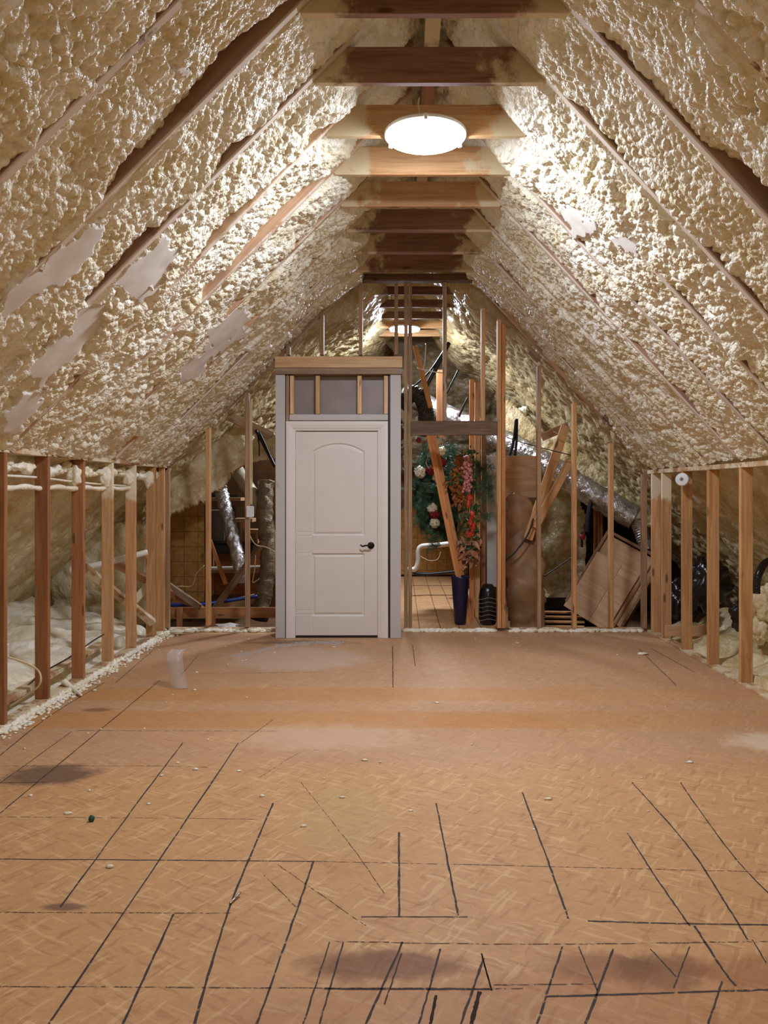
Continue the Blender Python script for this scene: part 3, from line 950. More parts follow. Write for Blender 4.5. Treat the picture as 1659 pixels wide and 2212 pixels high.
tag(beam('bottom_plate', (LW - 0.0445, 2.0, 0.016), (LW - 0.0445, 7.85, 0.016), 0.089, 0.032, M['plate'], side=(1, 0, 0)),
    'foam-splashed bottom plate under the studs of the left knee wall', 'bottom plate')

# foam clinging round the left studs and to the floor edge
specs = []
for i in range(900):
    y = random.uniform(4.4, 7.8); d = abs(random.gauss(0, 0.055))
    r = random.uniform(0.004, 0.014) * (1.6 if random.random() < 0.12 else 1)
    specs.append(((LW + d - 0.005, y, r * 0.5), (r * random.uniform(.8, 1.8), r * random.uniform(.8, 1.8), r * .8)))
for i in range(90):
    y = 4.4 + 3.4 * i / 90
    specs.append(((LW + random.uniform(-.01, .02), y, 0.012), (random.uniform(.014, .04), random.uniform(.02, .06), random.uniform(.012, .028))))
tag(from_bm('foam_rubble', lump_bm(specs, sub=1, amp=0.35), M['foam_white'], None, True), 'cream foam crumbs trampled along the foot of the left knee wall', 'foam crumbs', None, 'stuff')
specs = []
for y0, y1 in zip(LY, LY[1:]):
    for k in range(7):
        t = (k + .5) / 7
        yy = y0 + 0.04 + (y1 - y0 - 0.04) * t
        specs.append(((-2.46 - random.uniform(0, .04), yy, 1.60 + random.uniform(-.03, .03)), (.035, .06, random.uniform(.02, .045))))
for y in (5.77, 6.35, 6.9, 7.46):
    specs.append(((-2.44, y - 0.01, 1.55), (.05, .035, .08)))
tag(from_bm('foam_lumps', lump_bm(specs, sub=3, amp=0.4), M['foam_white'], None, True), 'white foam lumps squeezed under the left top plate', 'foam', None, 'stuff')
pts = [Vector((-2.435, 3.9 + 0.1 * i, 1.46 + 0.006 * math.sin(i * 1.3))) for i in range(32)]
tag(tube('foamed_pipe', pts, lambda t: 0.014 + 0.006 * abs(math.sin(t * 40)), M['foam_white'], n=4), 'foam-coated pipe running through the studs of the left knee wall', 'pipe')
tag(tube('foamed_cable', [(-2.47, 3.9, 1.545), (-2.47, 4.6, 1.535), (-2.46, 5.2, 1.53), (-2.46, 6.0, 1.50), (-2.46, 7.0, 1.48)], 0.008, M['foam_white']),
    'thin foam-coated cable above the coated pipe on the left', 'cable')
tag(tube('foam_stick', [P(138, 1472, 5.55), P(158, 1488, 5.5), P(176, 1502, 5.35)], lambda t: 0.022 * (1.1 - t * 0.8), M['foam_white']),
    'white stick of hardened foam lying on floor by third left stud', 'foam stick')

# behind the left wall
tag(tube('waste_pipe', [P(150, 1232, 6.9), P(220, 1218, 7.0), P(318, 1193, 7.2)], 0.028, M['pvc'], sides=14), 'white pipe sloping up behind the left knee wall', 'pipe')
tag(tube('vent_pipe', [(-3.05, 5.9, 0.02), (-3.05, 5.9, 0.27)], 0.045, M['pvc'], sides=16), 'short white pipe stub standing in foam behind left studs', 'pipe')
for (a, b, Y0, Y1, lb) in (((180, 1225), (330, 1345), 6.6, 7.4, 'foam-splashed timber sloping down behind fourth and fifth left studs'),
                           ((245, 1216), (440, 1318), 7.7, 8.6, 'brown timber sloping down behind the left corner post'),
                           ((290, 1300), (320, 1265), 7.5, 7.6, 'short pale brace behind the fifth left stud')):
    o = beam('roof_brace', P(*a, Y0), P(*b, Y1), 0.05, 0.07, M['plate'] if 'brown' not in lb else M['stud_dark'], side=(0, 1, 0))
    tag(o, lb, 'brace')
tag(tube('electric_cable', [P(-20, 1412, 4.75), P(40, 1426, 4.8), P(82, 1448, 4.9), P(86, 1478, 4.9), P(60, 1500, 4.95), P(20, 1528, 4.95)], 0.006, M['cable']),
    'cream cable looping between the first two left studs', 'cable')
tag(tube('electric_cable', [P(40, 1500, 5.2), P(90, 1455, 5.5), P(150, 1420, 5.8), P(200, 1385, 6.1), P(225, 1370, 6.2)], 0.006, M['cable_dark']),
    'dark cable lying over the foam behind the left knee wall', 'cable')
tag(beam('edge_board', P(0, 1545, 4.7) + Vector((-.12, 0, 0)), P(250, 1390, 6.7) + Vector((-.12, 0, 0)), 0.09, 0.03, M['plate'], side=(1, 0, 0)),
    'pale board lying behind the foot of the left knee wall', 'board')

# ------------------------------------------------------------------ right knee wall
RYS = [5.69, 6.29, 6.87, 7.40, 7.70]
lbl = ['orange stud of the right knee wall nearest the camera', 'orange stud with a big knot, second of the right knee wall',
       'orange stud beside the white disc, third of the right knee wall', 'knotty orange stud, fourth of the right knee wall',
       'pale stud next to the corner of the right knee wall']
for y, lb in zip(RYS, lbl):
    o = beam('wall_stud', (RW + 0.0445, y + 0.019, 0.02), (RW + 0.0445, y + 0.019, 1.61), 0.038, 0.089, M['stud_foamed'] if y > 7.3 else M['stud'])
    tag(o, lb, 'wall stud', 'studs of the right knee wall')
o = beam('wall_stud', (2.50, 7.90, 0.032), (2.50, 7.90, 1.61), 0.06, 0.05, M['stud_grey'])
tag(o, 'dark corner post where right knee wall meets the stud wall', 'wall stud')
tag(beam('top_plate', (RW + 0.0445, 2.0, 1.63), (RW + 0.0445, 7.85, 1.63), 0.089, 0.038, M['plate'], side=(1, 0, 0)),
    'foam-dusted top plate on the studs of the right knee wall', 'top plate')
tag(beam('bottom_plate', (RW + 0.0445, 2.0, 0.010), (RW + 0.0445, 7.85, 0.010), 0.089, 0.02, M['plate'], side=(1, 0, 0)),
    'bottom plate under the studs of the right knee wall', 'bottom plate')
d = empty('round_cap', P(1474, 1036, 6.75))
d.rotation_euler = (math.radians(80), 0, math.radians(-35))
tag(d, 'white round ribbed disc under the right top plate', 'cap')
from_bm('disc', lathe_bm([(0, .03), (.02, .03), (.025, .022), (.035, .026), (.042, .018), (.05, .022), (.058, .01), (.058, -.012), (0, -.012)], 36), M['white_plastic'], d, True)
from_bm('button', lathe_bm([(0, .04), (.012, .038), (.015, .03), (0, .03)], 20), M['grey_box'], d, True)
tag(tube('drain_hose', [P(1690, 1205, 6.1), P(1655, 1215, 6.05), P(1640, 1238, 6.0), P(1634, 1262, 6.0), P(1634, 1282, 6.0)], 0.03, M['black_gloss'], ripple=.05, per=.02, n=16, sides=12),
    'black curved hose hanging past the right frame edge', 'hose')
tag(from_bm('foam_lump', lump_bm([(P(1650, 1310, 6.3), (.1, .1, .16)), (P(1640, 1360, 6.3), (.08, .1, .1))], sub=4, amp=.4), M['foam_dull'], None, True),
    'tan foam lump below the black hose', 'foam lump')
for i, (px, py, Y, r, lb) in enumerate(((1468, 1300, 7.95, .17, 'black plastic bag heaped behind the third right stud'), (1528, 1262, 7.45, .19, 'dark plastic bag heaped behind the second right stud'),
                                        (1610, 1330, 6.6, .11, 'small dark bag near the first right stud'))):
    bm = lump_bm([(P(px, py, Y), (r, r, r * 1.3))], sub=4, amp=.35, freq=4)
    tag(from_bm('plastic_bag', bm, M['black_gloss'], None, True), lb, 'plastic bag')
tag(box('baffle_board', P(1440, 1375, 7.2), P(1530, 1350, 7.25), M['ply'], bev=.002), 'low tan board between the right studs', 'board')

# ------------------------------------------------------------------ stud wall across the room
def wstud(x0, x1, top, bot, mat, lb, group='studs of the stud wall', Y=YE, name='wall_stud'):
    """upright whose front edge fills x0..x1 px; 1.5 inch front, 3.5 inch deep"""
    xc = ((x0 + x1) / 2 - VX) * Y / F
    w = 0.038
    xc = ((x0 if x0 > VX else x1) - VX) * Y / F   # edge nearest the view axis
    xc = xc + (w / 2 if x0 > VX else -w / 2)
    zt = EYE - (top - VY) * Y / F; zb = max(0.034, EYE - (bot - VY) * Y / F) if bot > 1300 else EYE - (bot - VY) * Y / F
    o = beam(name, (xc, Y + 0.0445, zb), (xc, Y + 0.0445, zt), 0.089, w, M[mat])
    return tag(o, lb, 'wall stud', group)


wstud(441, 452, 922, 1352, 'stud', 'orange stud standing alone left of the door, nearer the left corner')
wstud(525, 537, 848, 1355, 'stud_grey', 'stud with a white box on its side, left of the door')
wstud(617, 626, 742, 766, 'stud_grey', 'shortest stud stub above the door header, leftmost', 'short studs above the door header')
wstud(690, 699, 678, 766, 'stud_grey', 'short stud above the door header, second from left', 'short studs above the door header')
wstud(774, 783, 610, 766, 'stud_grey', 'short stud above the door header, third from left', 'short studs above the door header')
wstud(851, 860, 609, 766, 'stud_grey', 'short stud above the right end of the door header', 'short studs above the door header')
wstud(873, 881, 609, 1362, 'stud_grey', 'left member of the paired doorway stud beside the door unit')
wstud(882, 891, 609, 1362, 'stud_grey', 'right member of the paired doorway stud, touching the header board')
wstud(957, 966, 609, 909, 'stud_grey', 'short stud over the doorway header, left one', 'short studs over the doorway header')
wstud(1040, 1049, 665, 909, 'stud', 'short stud over the doorway header, right one', 'short studs over the doorway header')
wstud(1075, 1083, 690, 1365, 'stud', 'left member of the doorway post right of the opening')
wstud(1084, 1092, 700, 1368, 'stud_orange', 'orange-stained member of the doorway post right of the opening')
wstud(1161, 1170, 790, 1362, 'stud_grey', 'stud right of the doorway in front of the brown facing')
wstud(1238, 1247, 870, 1366, 'stud', 'tall knotty stud left of the leaning wooden crate')
wstud(1318, 1327, 957, 1366, 'stud', 'orange stud standing before the leaning wooden crate')
tag(beam('header_board', (P(886, 925, YE).x + .006, YE + 0.0, P(886, 925, YE).z), (P(1074, 925, YE).x, YE + 0.0, P(886, 925, YE).z), 0.038, 0.146, M['beam_grey'], side=(0, 1, 0)),
    'weathered grey board across the top of the doorway', 'header')
tag(beam('wall_plate', (P(752, 600, YE).x, YE + .044, P(0, 599, YE).z), (P(1034, 600, YE).x, YE + .044, P(0, 599, YE).z), 0.089, 0.076, M['beam_grey'], side=(0, 1, 0)),
    'brown plate across the head of the stud wall', 'top plate')
for xa, xb, lb in ((-2.37, -1.26, 'foam-splashed sill of the stud wall left of the door'), (1.12, 2.48, 'foam-splashed sill of the stud wall right of the doorway')):
    tag(beam('wall_sill', (xa, YE + .044, .016), (xb, YE + .044, .016), 0.089, 0.032, M['plate'], side=(0, 1, 0)), lb, 'sill')
specs = []
for a, b, n_ in ((-2.35, -1.28, 60), (0.04, 0.95, 90), (1.1, 2.45, 120)):
    for i in range(n_):
        x = random.uniform(a, b); r = random.uniform(.008, .024)
        specs.append(((x, YE - random.uniform(-.02, .05), r * .6), (r * 2.2, r * 1.2, r)))
tag(from_bm('foam_bead', lump_bm(specs, sub=2, amp=.35), M['foam_white'], None, True), 'cream foam bead along the foot of the stud wall', 'foam bead', None, 'stuff')
for px, py, lb in ((1155, 768, 'wooden block wedged on the right slope above the doorway'), (1315, 908, 'wooden block wedged on the right slope above the crate'),
                   (612, 745, 'wooden block wedged on the left slope above the door'), (465, 893, 'wooden block wedged on the left slope by the single stud')):
    p = P(px, py, 7.84); s = -1 if px < VX else 1
    o = beam('nailing_block', p - Vector((.05, 0, -.05 * s)), p + Vector((.05, 0, -.05 * s)), 0.09, 0.05, M['beam_grey'])
    tag(o, lb, 'block')

# ------------------------------------------------------------------ door unit
YD = 7.50
SC = F / YD


def dx(px): return (px - VX) / SC
def dz(py): return EYE - (py - VY) / SC


root = empty('door_partition', (dx(730), YD, 0))
tag(root, 'timber box frame with header and cripple studs around the white door', 'door frame')
RI = root.matrix_basis.inverted()


def dpart(name, x0, y0, x1, y1, ya, yb, mat, parent=None, lb=None, bev=.002):
    """board of the door unit between pixels, from depth ya to yb behind the front"""
    o = beam(name, (dx((x0 + x1) / 2), YD + (ya + yb) / 2, dz(y1)), (dx((x0 + x1) / 2), YD + (ya + yb) / 2, dz(y0)), abs(dx(x1) - dx(x0)), yb - ya, mat, side=(1, 0, 0), bev=bev) \
        if abs(y1 - y0) > abs(x1 - x0) else \
        beam(name, (dx(x0), YD + (ya + yb) / 2, dz((y0 + y1) / 2)), (dx(x1), YD + (ya + yb) / 2, dz((y0 + y1) / 2)), abs(dz(y1) - dz(y0)), yb - ya, mat, side=(0, 0, 1), bev=bev)
    o.parent = parent or root
    if (parent or root) is root:
        o.matrix_basis = RI @ o.matrix_basis
    if lb: o['label'] = lb
    return o


FL = VY + EYE * SC     # pixel row of the floor at the door unit
dpart('post', 595, 809, 615.5, FL - .3, 0.0, 0.32, M['post_spray'], lb='pale sprayed post')
dpart('post', 843, 809, 866, FL - .3, 0.0, 0.32, M['post_spray'], lb='pale sprayed post')
dpart('header_beam', 595, 771, 869, 795, -0.03, 0.12, M['pine'], lb='pale pine header')
dpart('header_plate', 595, 795.3, 868, 808.7, -0.02, 0.30, M['pine_grey'], lb='greyed header plate')
for x0, x1 in ((626, 634), (681.5, 690.5), (772, 781), (829.5, 838)):
    dpart('cripple', x0, 811, x1, 894, 0.012, 0.10, M['pine'])
dpart('cripple_plate', 625, 895, 838, 907.5, 0.006, 0.10, M['post_spray'], lb='white-sprayed plate')
dpart('back_panel', 617, 809.5, 842, 900, 0.105, 0.115, M['grey_board'], lb='grey backing sheet')
dpart('inner_stud_or_gap', 617, 809, 624, FL - .3, 0.02, 0.10, M['pine_grey'])
dpart('inner_stud_or_gap', 839.2, 809, 842.5, FL - .3, 0.02, 0.10, M['black'], lb='black strip')  # black strip paints the shade in the gap beside the right post

droot = empty('door_1', (dx(725), YD + 0.02, 0))
tag(droot, 'white two-panel arched door with dark lever handle', None, None, 'structure')
DI = droot.matrix_basis.inverted()


def door_leaf():
    x0, x1, z0, z1 = dx(637.5), dx(815), 0.022, dz(932)
    nx, nz = int((x1 - x0) / .0045), int((z1 - z0) / .0045)
    xs = np.linspace(x0, x1, nx); zs = np.linspace(z0, z1, nz)
    X, Z = np.meshgrid(xs, zs, indexing='ij')

    def sd_box(cx0, cx1, cz0, cz1):
        return np.minimum(np.minimum(X - cx0, cx1 - X), np.minimum(Z - cz0, cz1 - Z))
    pa0, pa1 = dx(673), dx(787)
    # upper panel with a segmental arch
    zt, zs_ = dz(957), dz(975)
    half = (pa1 - pa0) / 2; rise = zt - zs_
    R = (half * half + rise * rise) / (2 * rise)
    cx, cz = (pa0 + pa1) / 2, zt - R
    arch = np.where(Z > cz, R - np.sqrt((X - cx) ** 2 + (Z - cz) ** 2), 1.0)
    up = np.minimum(np.minimum(X - pa0, pa1 - X), np.minimum(Z - dz(1157), arch))
    low = sd_box(pa0, pa1, dz(1332), dz(1196))
    d = np.maximum(up, low)
    h = np.where(d > 0, -0.014 * sstep(0, .007, d) + 0.011 * sstep(.014, .036, d), 0)
    for gx0, gx1, gy0, gy1 in ((672.5, 674, 1157, 1366), (637, 673, 1149, 1150.3), (637, 673, 1157.5, 1159), (637, 673, 1195, 1196), (637, 673, 1319, 1320.3), (637, 673, 1328, 1329.3)):
        g = np.minimum(np.minimum(X - dx(gx0) + .002, dx(gx1) + .002 - X), np.minimum(dz(gy0) + .002 - Z, Z - dz(gy1) + .002))
        h = h - 0.004 * sstep(0, .004, g)
    Y = YD + 0.035 - h
    v = np.stack([X - dx(725), Y - (YD + .02), Z], -1)
    return grid_mesh('leaf', v.reshape(-1, 3), nx, nz), (x0, x1, z0, z1)


me, (lx0, lx1, lz0, lz1) = door_leaf()
leaf = link('leaf', me, M['white'], droot, True)
sol = leaf.modifiers.new('thickness', 'SOLIDIFY'); sol.thickness = 0.035; sol.offset = -1
leaf['label'] = 'white moulded door leaf with arched upper panel'


def dpart2(*a, **k):
    o = dpart(*a, parent=droot, **k)
    o.matrix_basis = DI @ o.matrix_basis
    return o


def trim(name, path, inward, mat):
    """casing swept along path; profile is (distance from outer edge, projection)"""
    prof = [(0, 0.0), (0, .019), (.008, .022), (.03, .022), (.065, .015), (.074, .009), (.088, .007), (.091, .004), (.091, 0)]
    bm = bmesh.new()
    rows = []
    for p, u in path:
        rows.append([bm.verts.new(Vector((p[0] + u[0] * a, -b, p[1] + u[1] * a))) for a, b in prof])
    for r1, r2 in zip(rows, rows[1:]):
        for i in range(len(prof) - 1):
            bm.faces.new((r1[i], r1[i + 1], r2[i + 1], r2[i]))
    for r in (rows[0], rows[-1]):
        try: bm.faces.new(r)
        except ValueError: pass
    bmesh.ops.recalc_face_normals(bm, faces=bm.faces)
    return from_bm(name, bm, mat, droot)


ox0, ox1, oz = dx(617.5) - dx(725), dx(838) - dx(725), dz(910)
trim('casing', [((ox0, 0.002), (1, 0)), ((ox0, oz), (1, -1))], 1, M['white_trim'])
trim('casing', [((ox0, oz), (1, -1)), ((ox1, oz), (-1, -1))], 1, M['white_trim'])
trim('casing', [((ox1, oz), (-1, -1)), ((ox1, 0.002), (-1, 0))], 1, M['white_trim'])
dpart2('jamb', 634, 930, 637, FL - .3, 0.02, 0.10, M['white_trim'])
dpart2('jamb', 815.6, 930, 819, FL - .3, 0.02, 0.10, M['white_trim'])
dpart2('gap_shade', 637.2, 1376, 815.4, FL - .2, 0.03, 0.11, M['dark'])  # dark strip paints the shade in the gap under the door
hd = empty('lever_handle', (dx(801) - dx(725), 0.013, dz(1179)))
hd.parent = droot
hd['label'] = 'dark bronze lever handle'
hm = Matrix.Rotation(math.pi / 2, 4, 'X')
bm = lathe_bm([(0, .012), (.02, .012), (.03, .008), (.034, .0), (.034, -.003), (0, -.003)], 32)
from_bm('rose', bm, M['bronze'], hd, True, mw=hm)
lv = tube_bm([(0, -.005, 0), (0, -.045, 0), (-.012, -.055, .002), (-.05, -.056, .004), (-.08, -.055, -.004), (-.1, -.052, .012)], lambda t: .010 - .003 * t, sides=12, n=8)
from_bm('lever', lv, M['bronze'], hd, True)
for z in (0.25, 1.0, 1.8):
    bm = tube_bm([(lx0 - dx(725) - .003, 0.010, z - .045), (lx0 - dx(725) - .003, 0.010, z + .045)], .006, sides=10)
    from_bm('hinge', bm, M['white_trim'], droot, True)

# side panels closing the box back to the stud wall
tag(box('side_board', (dx(597), 7.83, 0.0), (dx(603), 7.86, dz(812)), M['pine_grey']), 'thin board behind the left post of the door frame', 'board')

# ------------------------------------------------------------------ things left of the door, beyond the stud wall
wb = empty('wall_box', P(541, 1105, YE))
tag(wb, 'white cover plate box on stud left of the door', 'junction box')
from_bm('box_body', box_bm(.066, .05, .105, .004, 2), M['white_plastic'], wb)
from_bm('cover', box_bm(.072, .008, .115, .003, 2), M['white_plastic'], wb, mw=Matrix.Translation((0, -.03, 0)))
for i in range(3):
    tag(tube('box_cable', [P(540 + 2.2 * i, 1090, YE + .03), P(541 + 2 * i, 1000, YE + .04), P(540 + 2 * i, 900, YE + .04), P(543 + i, 862, YE + .05)], .004, M['cable']),
        'thin cream cable down the stud into the white box, %s of three' % ('left', 'middle', 'right')[i], 'cable', 'cables above the white box')
tag(tube('silver_duct', [P(470, 1030, 9.3), P(482, 1075, 9.25), P(498, 1140, 9.1), P(515, 1205, 8.95), P(524, 1260, 8.9)], .078, M['foil'], sides=24, n=24, ripple=.05, per=.035, crinkle=.22),
    'crinkled silver flexible duct sloping behind the stud left of door', 'duct')
tag(tube('cream_duct', [P(498, 1000, 9.6), P(518, 1025, 9.45), P(540, 1060, 9.35), P(562, 1100, 9.3)], .085, M['duct_cream'], sides=22, n=14, ripple=.03, per=.04, crinkle=.1),
    'cream wrapped duct elbow above the white box', 'duct')
tag(tube('tan_duct', [P(575, 1040, 9.3), P(572, 1110, 9.2), P(580, 1200, 9.1), P(570, 1280, 9.0), P(560, 1335, 8.95)], .095, M['foil_tan'], sides=22, n=18, ripple=.04, per=.05, crinkle=.25),
    'tan wrapped duct hanging beside the left post of the door', 'duct')
tag(from_bm('duct_end', tube_bm([P(563, 1318, 8.85), P(558, 1338, 8.85)], .105, sides=20, crinkle=.2), M['foil_dark'], None, True), 'dark collar at the foot of the tan duct', 'duct collar')
# yellow panel with ruled lines
t = NT('yellow_panel')
co = t.coord(); sp = t.n('ShaderNodeSeparateXYZ'); t.l(co, sp.inputs[0])
def ruled(sock, period, off):
    f_ = t.math('FRACT', t.math('MULTIPLY', t.math('ADD', sock, off), 1 / period))
    return t.math('LESS_THAN', f_, 0.05)
ml = t.math('MAXIMUM', ruled(sp.outputs[0], .165, 10), ruled(sp.outputs[2], .18, 10.02))
c_ = t.mix(t.maprange(t.noise(co, 25, 4), .3, .7), lin(158, 108, 46), lin(186, 134, 66))
t.set(t.mix(t.math('MULTIPLY', ml, .7), c_, lin(90, 58, 26)), .6)
M['panel_yellow'] = t.m
tag(box('wall_board_left', P(330, 1300, 9.2), P(442, 1085, 9.23), M['panel_yellow'], bev=0), 'yellow-brown board with ruled lines behind the left stud', None, None, 'structure')
box('wall_board_back', P(425, 1330, 10.2), P(640, 985, 10.23), M['brown'])['kind'] = 'structure'
box('wall_board_side', (-3.9, 8.2, -.2), (-3.87, 10.2, 1.1), M['brown'])['kind'] = 'structure'
tag(beam('floor_joist', P(330, 1323, 8.35), P(600, 1323, 8.35), .11, .045, M['stud_dark'], side=(0, 0, 1)), 'brown joist lying across behind the studs left of the door', 'joist')
for px, lb in ((388, 'short post under the brown joist, near the corner'), (459, 'short post under the brown joist, behind the single stud')):
    tag(beam('short_post', P(px, 1372, 8.30), P(px, 1312, 8.30), .06, .04, M['stud_dark'], side=(1, 0, 0)), lb, 'post')
tag(beam('diagonal_brace', P(462, 1318, 8.5), P(568, 1172, 8.75), .09, .04, M['beam_grey'], side=(1, 0, 1)), 'greyish timber brace rising right toward the white box', 'brace')
tag(beam('diagonal_brace', P(453, 1166, 8.9), P(488, 1262, 8.9), .045, .03, M['stud_orange'], side=(1, 0, 0)), 'thin orange timber slanting down beside the silver duct', 'brace')
tag(beam('diagonal_brace', P(360, 1262, 8.3), P(432, 1312, 8.2), .07, .04, M['pine_grey'], side=(0, 0, 1)), 'pale timber slanting down behind the left corner post', 'brace')
tag(beam('ridge_plank', P(482, 893, 8.45), P(600, 948, 8.9), .10, .03, M['stud_grey'], side=(0, 0, 1)), 'plank edging the foam slope left of the door', 'plank')
sh = empty('storage_shelf', P(480, 1290, 9.6))
tag(sh, 'open wooden shelving behind the silver duct', 'shelf')
SI = Matrix.Translation(-Vector(sh.location))
for nm, a, b in (('shelf_board', (430, 1082), (520, 1075)), ('shelf_board', (505, 1128), (545, 1120)), ('shelf_board', (530, 1152), (566, 1144)), ('shelf_board', (450, 1238), (570, 1228)),
                 ('upright', (518, 1170), (523, 1128)), ('upright', (552, 1175), (557, 1152)), ('upright', (446, 1290), (452, 1075)), ('back_board', (452, 1290), (560, 1195))):
    dep = .25 if nm != 'back_board' else .02
    o = box(nm, P(*a, 9.6) + Vector((0, 0 if nm != 'back_board' else .26, 0)), P(*b, 9.6) + Vector((0, dep if nm != 'back_board' else .28, 0)), M['ply'] if nm != 'back_board' else M['stud_dark'], sh, .002)
    o.matrix_basis = SI @ o.matrix_basis
bx = empty('storage_box', P(470, 1170, 9.65)); tag(bx, 'grey carton on the shelving behind the silver duct', 'box')
from_bm('carton', box_bm(.22, .2, .38, .004), M['grey_box'], bx, mw=Matrix.Translation((0, 0, .2)))
from_bm('flap', box_bm(.225, .21, .012, .003), M['white_board'], bx, mw=Matrix.Translation((0, 0, .395)))
bn = empty('storage_bin', P(505, 1196, 9.55)); tag(bn, 'black plastic bin behind the silver duct', 'bin')
from_bm('tub', box_bm(.52, .22, .13, .02, 3), M['black'], bn, mw=Matrix.Translation((0, 0, .065)))
from_bm('lid', box_bm(.55, .25, .02, .006, 2), M['black_gloss'], bn, mw=Matrix.Translation((0, 0, .14)))
tag(box('dark_case', P(440, 1078, 9.75), P(520, 1068, 9.9), M['black']), 'flat black case lying on the top shelf', 'case')
tag(box('small_crate', P(487, 1120, 9.8), P(510, 1092, 9.95), M['black_gloss'], bev=.006), 'small black crate beside the cream duct', 'crate')
tag(tube('pvc_pipe', [P(445, 1228, 9.3), P(500, 1227, 9.3), P(566, 1225, 9.3)], .022, M['pvc'], sides=12), 'horizontal white pipe behind the silver duct', 'pipe')
tag(tube('blue_pipe', [P(360, 1307, 8.6), P(432, 1306, 8.6), P(490, 1298, 8.7), P(556, 1288, 8.8)], .02, M['blue'], sides=12), 'blue water pipe above the brown joist', 'pipe')
tag(beam('loose_plank', P(470, 1312, 9.0), P(560, 1292, 9.2), .12, .03, M['pine'], side=(0, 0, 1)), 'pale plank lying under the blue pipe', 'plank')
tag(tube('hanging_cable', [P(366, 1294, 8.4), P(382, 1268, 8.4), P(414, 1266, 8.35), P(424, 1240, 8.3), P(441, 1222, 8.2)], .006, M['cable']), 'cream cable hanging by the yellow board', 'cable')
tag(tube('hanging_cable', [P(541, 1120, 8.0), P(538, 1150, 8.05), P(552, 1176, 8.1), P(575, 1182, 8.15), P(600, 1195, 8.2)], .005, M['cable']), 'cream cable looping below the white box', 'cable')
tag(tube('hanging_cable', [P(552, 1200, 8.6), P(550, 1230, 8.6), P(546, 1258, 8.6), P(560, 1250, 8.6)], .005, M['cable']), 'short cream cable end right of the diagonal brace', 'cable')
for a, b, lb in (((553, 930), (594, 1008), 'thick black strap hanging left of the door frame'), ((555, 928), (560, 985), 'thin black strap left of the door frame'), ((560, 932), (586, 990), 'middle black strap left of the door frame')):
    tag(tube('strap', [P(*a, 8.7), P((a[0] + b[0]) / 2 + 2, (a[1] + b[1]) / 2 + 3, 8.65), P(*b, 8.6)], .02 if 'thick' in lb else .008, M['black'], flat=.9), lb, 'strap')
tag(from_bm('paper_scrap', lump_bm([(P(490, 1352, 8.1), (.14, .06, .03))], sub=2, amp=.5), M['white_board'], None), 'crumpled white paper on the floor left of the door', 'paper')
tag(from_bm('foam_chunk', lump_bm([(P(368, 1376, 7.6), (.035, .03, .02)), (P(382, 1364, 7.65), (.07, .04, .025))], sub=3, amp=.4), M['foam_white'], None, True), 'foam chunk on the floor at the left corner', 'foam chunk')

# ------------------------------------------------------------------ things seen through the doorway
# evergreen wreath
WY = 9.3
wr = empty('christmas_wreath', P(955, 1080, WY))
tag(wr, 'large evergreen wreath with red and cream flowers in the doorway', 'wreath')
def needles_bm(clumps, per, ln, wid, seed, bm=None):
    rg = random.Random(seed)
    if bm is None: bm = bmesh.new()
    for c, r in clumps:
        for _ in range(per):
            d = Vector((rg.gauss(0, 1), rg.gauss(0, 1) * .7 - .3, rg.gauss(0, 1))).normalized()
            p = Vector(c) + Vector((rg.uniform(-r, r), rg.uniform(-r, r) * .5, rg.uniform(-r, r)))
            q = p + d * ln * rg.uniform(.6, 1.2) + Vector((0, 0, -.02))
            s = d.cross(Vector((rg.random(), rg.random(), rg.random()))).normalized() * wid
            s2 = d.cross(s).normalized() * wid
            a = [bm.verts.new(p + s), bm.verts.new(p - s * .5 + s2), bm.verts.new(p - s * .5 - s2)]
            tip = bm.verts.new(q)
            for i in range(3): bm.faces.new((a[i], a[(i + 1) % 3], tip))
    return bm
def loc(px, py, Y=WY, base=(955, 1080)):
    return P(px, py, Y) - P(*base, WY)
rg = random.Random(3)
def sprays_bm(n, seed, spot, spread=.8):
    rg = random.Random(seed); bm = bmesh.new()
    for _ in range(n):
        c = spot(rg)
        if c is None: continue
        ax = Vector((rg.gauss(0, 1), -abs(rg.gauss(.5, .5)), rg.gauss(0, 1))).normalized()
        u = ax.cross(Vector((rg.random(), rg.random(), rg.random()))).normalized(); v = ax.cross(u)
        L = rg.uniform(.12, .2)
        for k in range(54):
            a = k * 2.4
            root_ = c + ax * L * k / 54
            d = (ax * .75 + (u * math.cos(a) + v * math.sin(a)) * spread).normalized()
            q = root_ + d * rg.uniform(.055, .085)
            s_ = d.cross(ax)
            if s_.length < 1e-4: continue
            s_ = s_.normalized() * .0022; w_ = d.cross(s_).normalized() * .0022
            b = [bm.verts.new(root_ + s_), bm.verts.new(root_ - s_ * .5 + w_), bm.verts.new(root_ - s_ * .5 - w_)]
            tip = bm.verts.new(q)
            for i in range(3): bm.faces.new((b[i], b[(i + 1) % 3], tip))
    return bm
def wspot(rg):
    px = rg.uniform(886, 1012); py = rg.uniform(942, 1230)
    if ((px - 950) / 66) ** 2 + ((py - 1066) / 118) ** 2 > 1.0: return None
    return loc(px, py, WY + rg.uniform(-.02, .10))
M['pine_green_light'] = m_plain('pine_needles_light', (120, 158, 112), 0.45, 0, 0.25, 9)
from_bm('needles', sprays_bm(190, 1, wspot), M['pine_green'], wr)
from_bm('needles', sprays_bm(80, 2, wspot), M['pine_green_light'], wr)
from_bm('backing', lump_bm([(loc(945, 1066, WY + .22), (.30, .06, .56))], sub=4, amp=.3), m_plain('wreath_backing', (26, 38, 26), .8), wr, True)
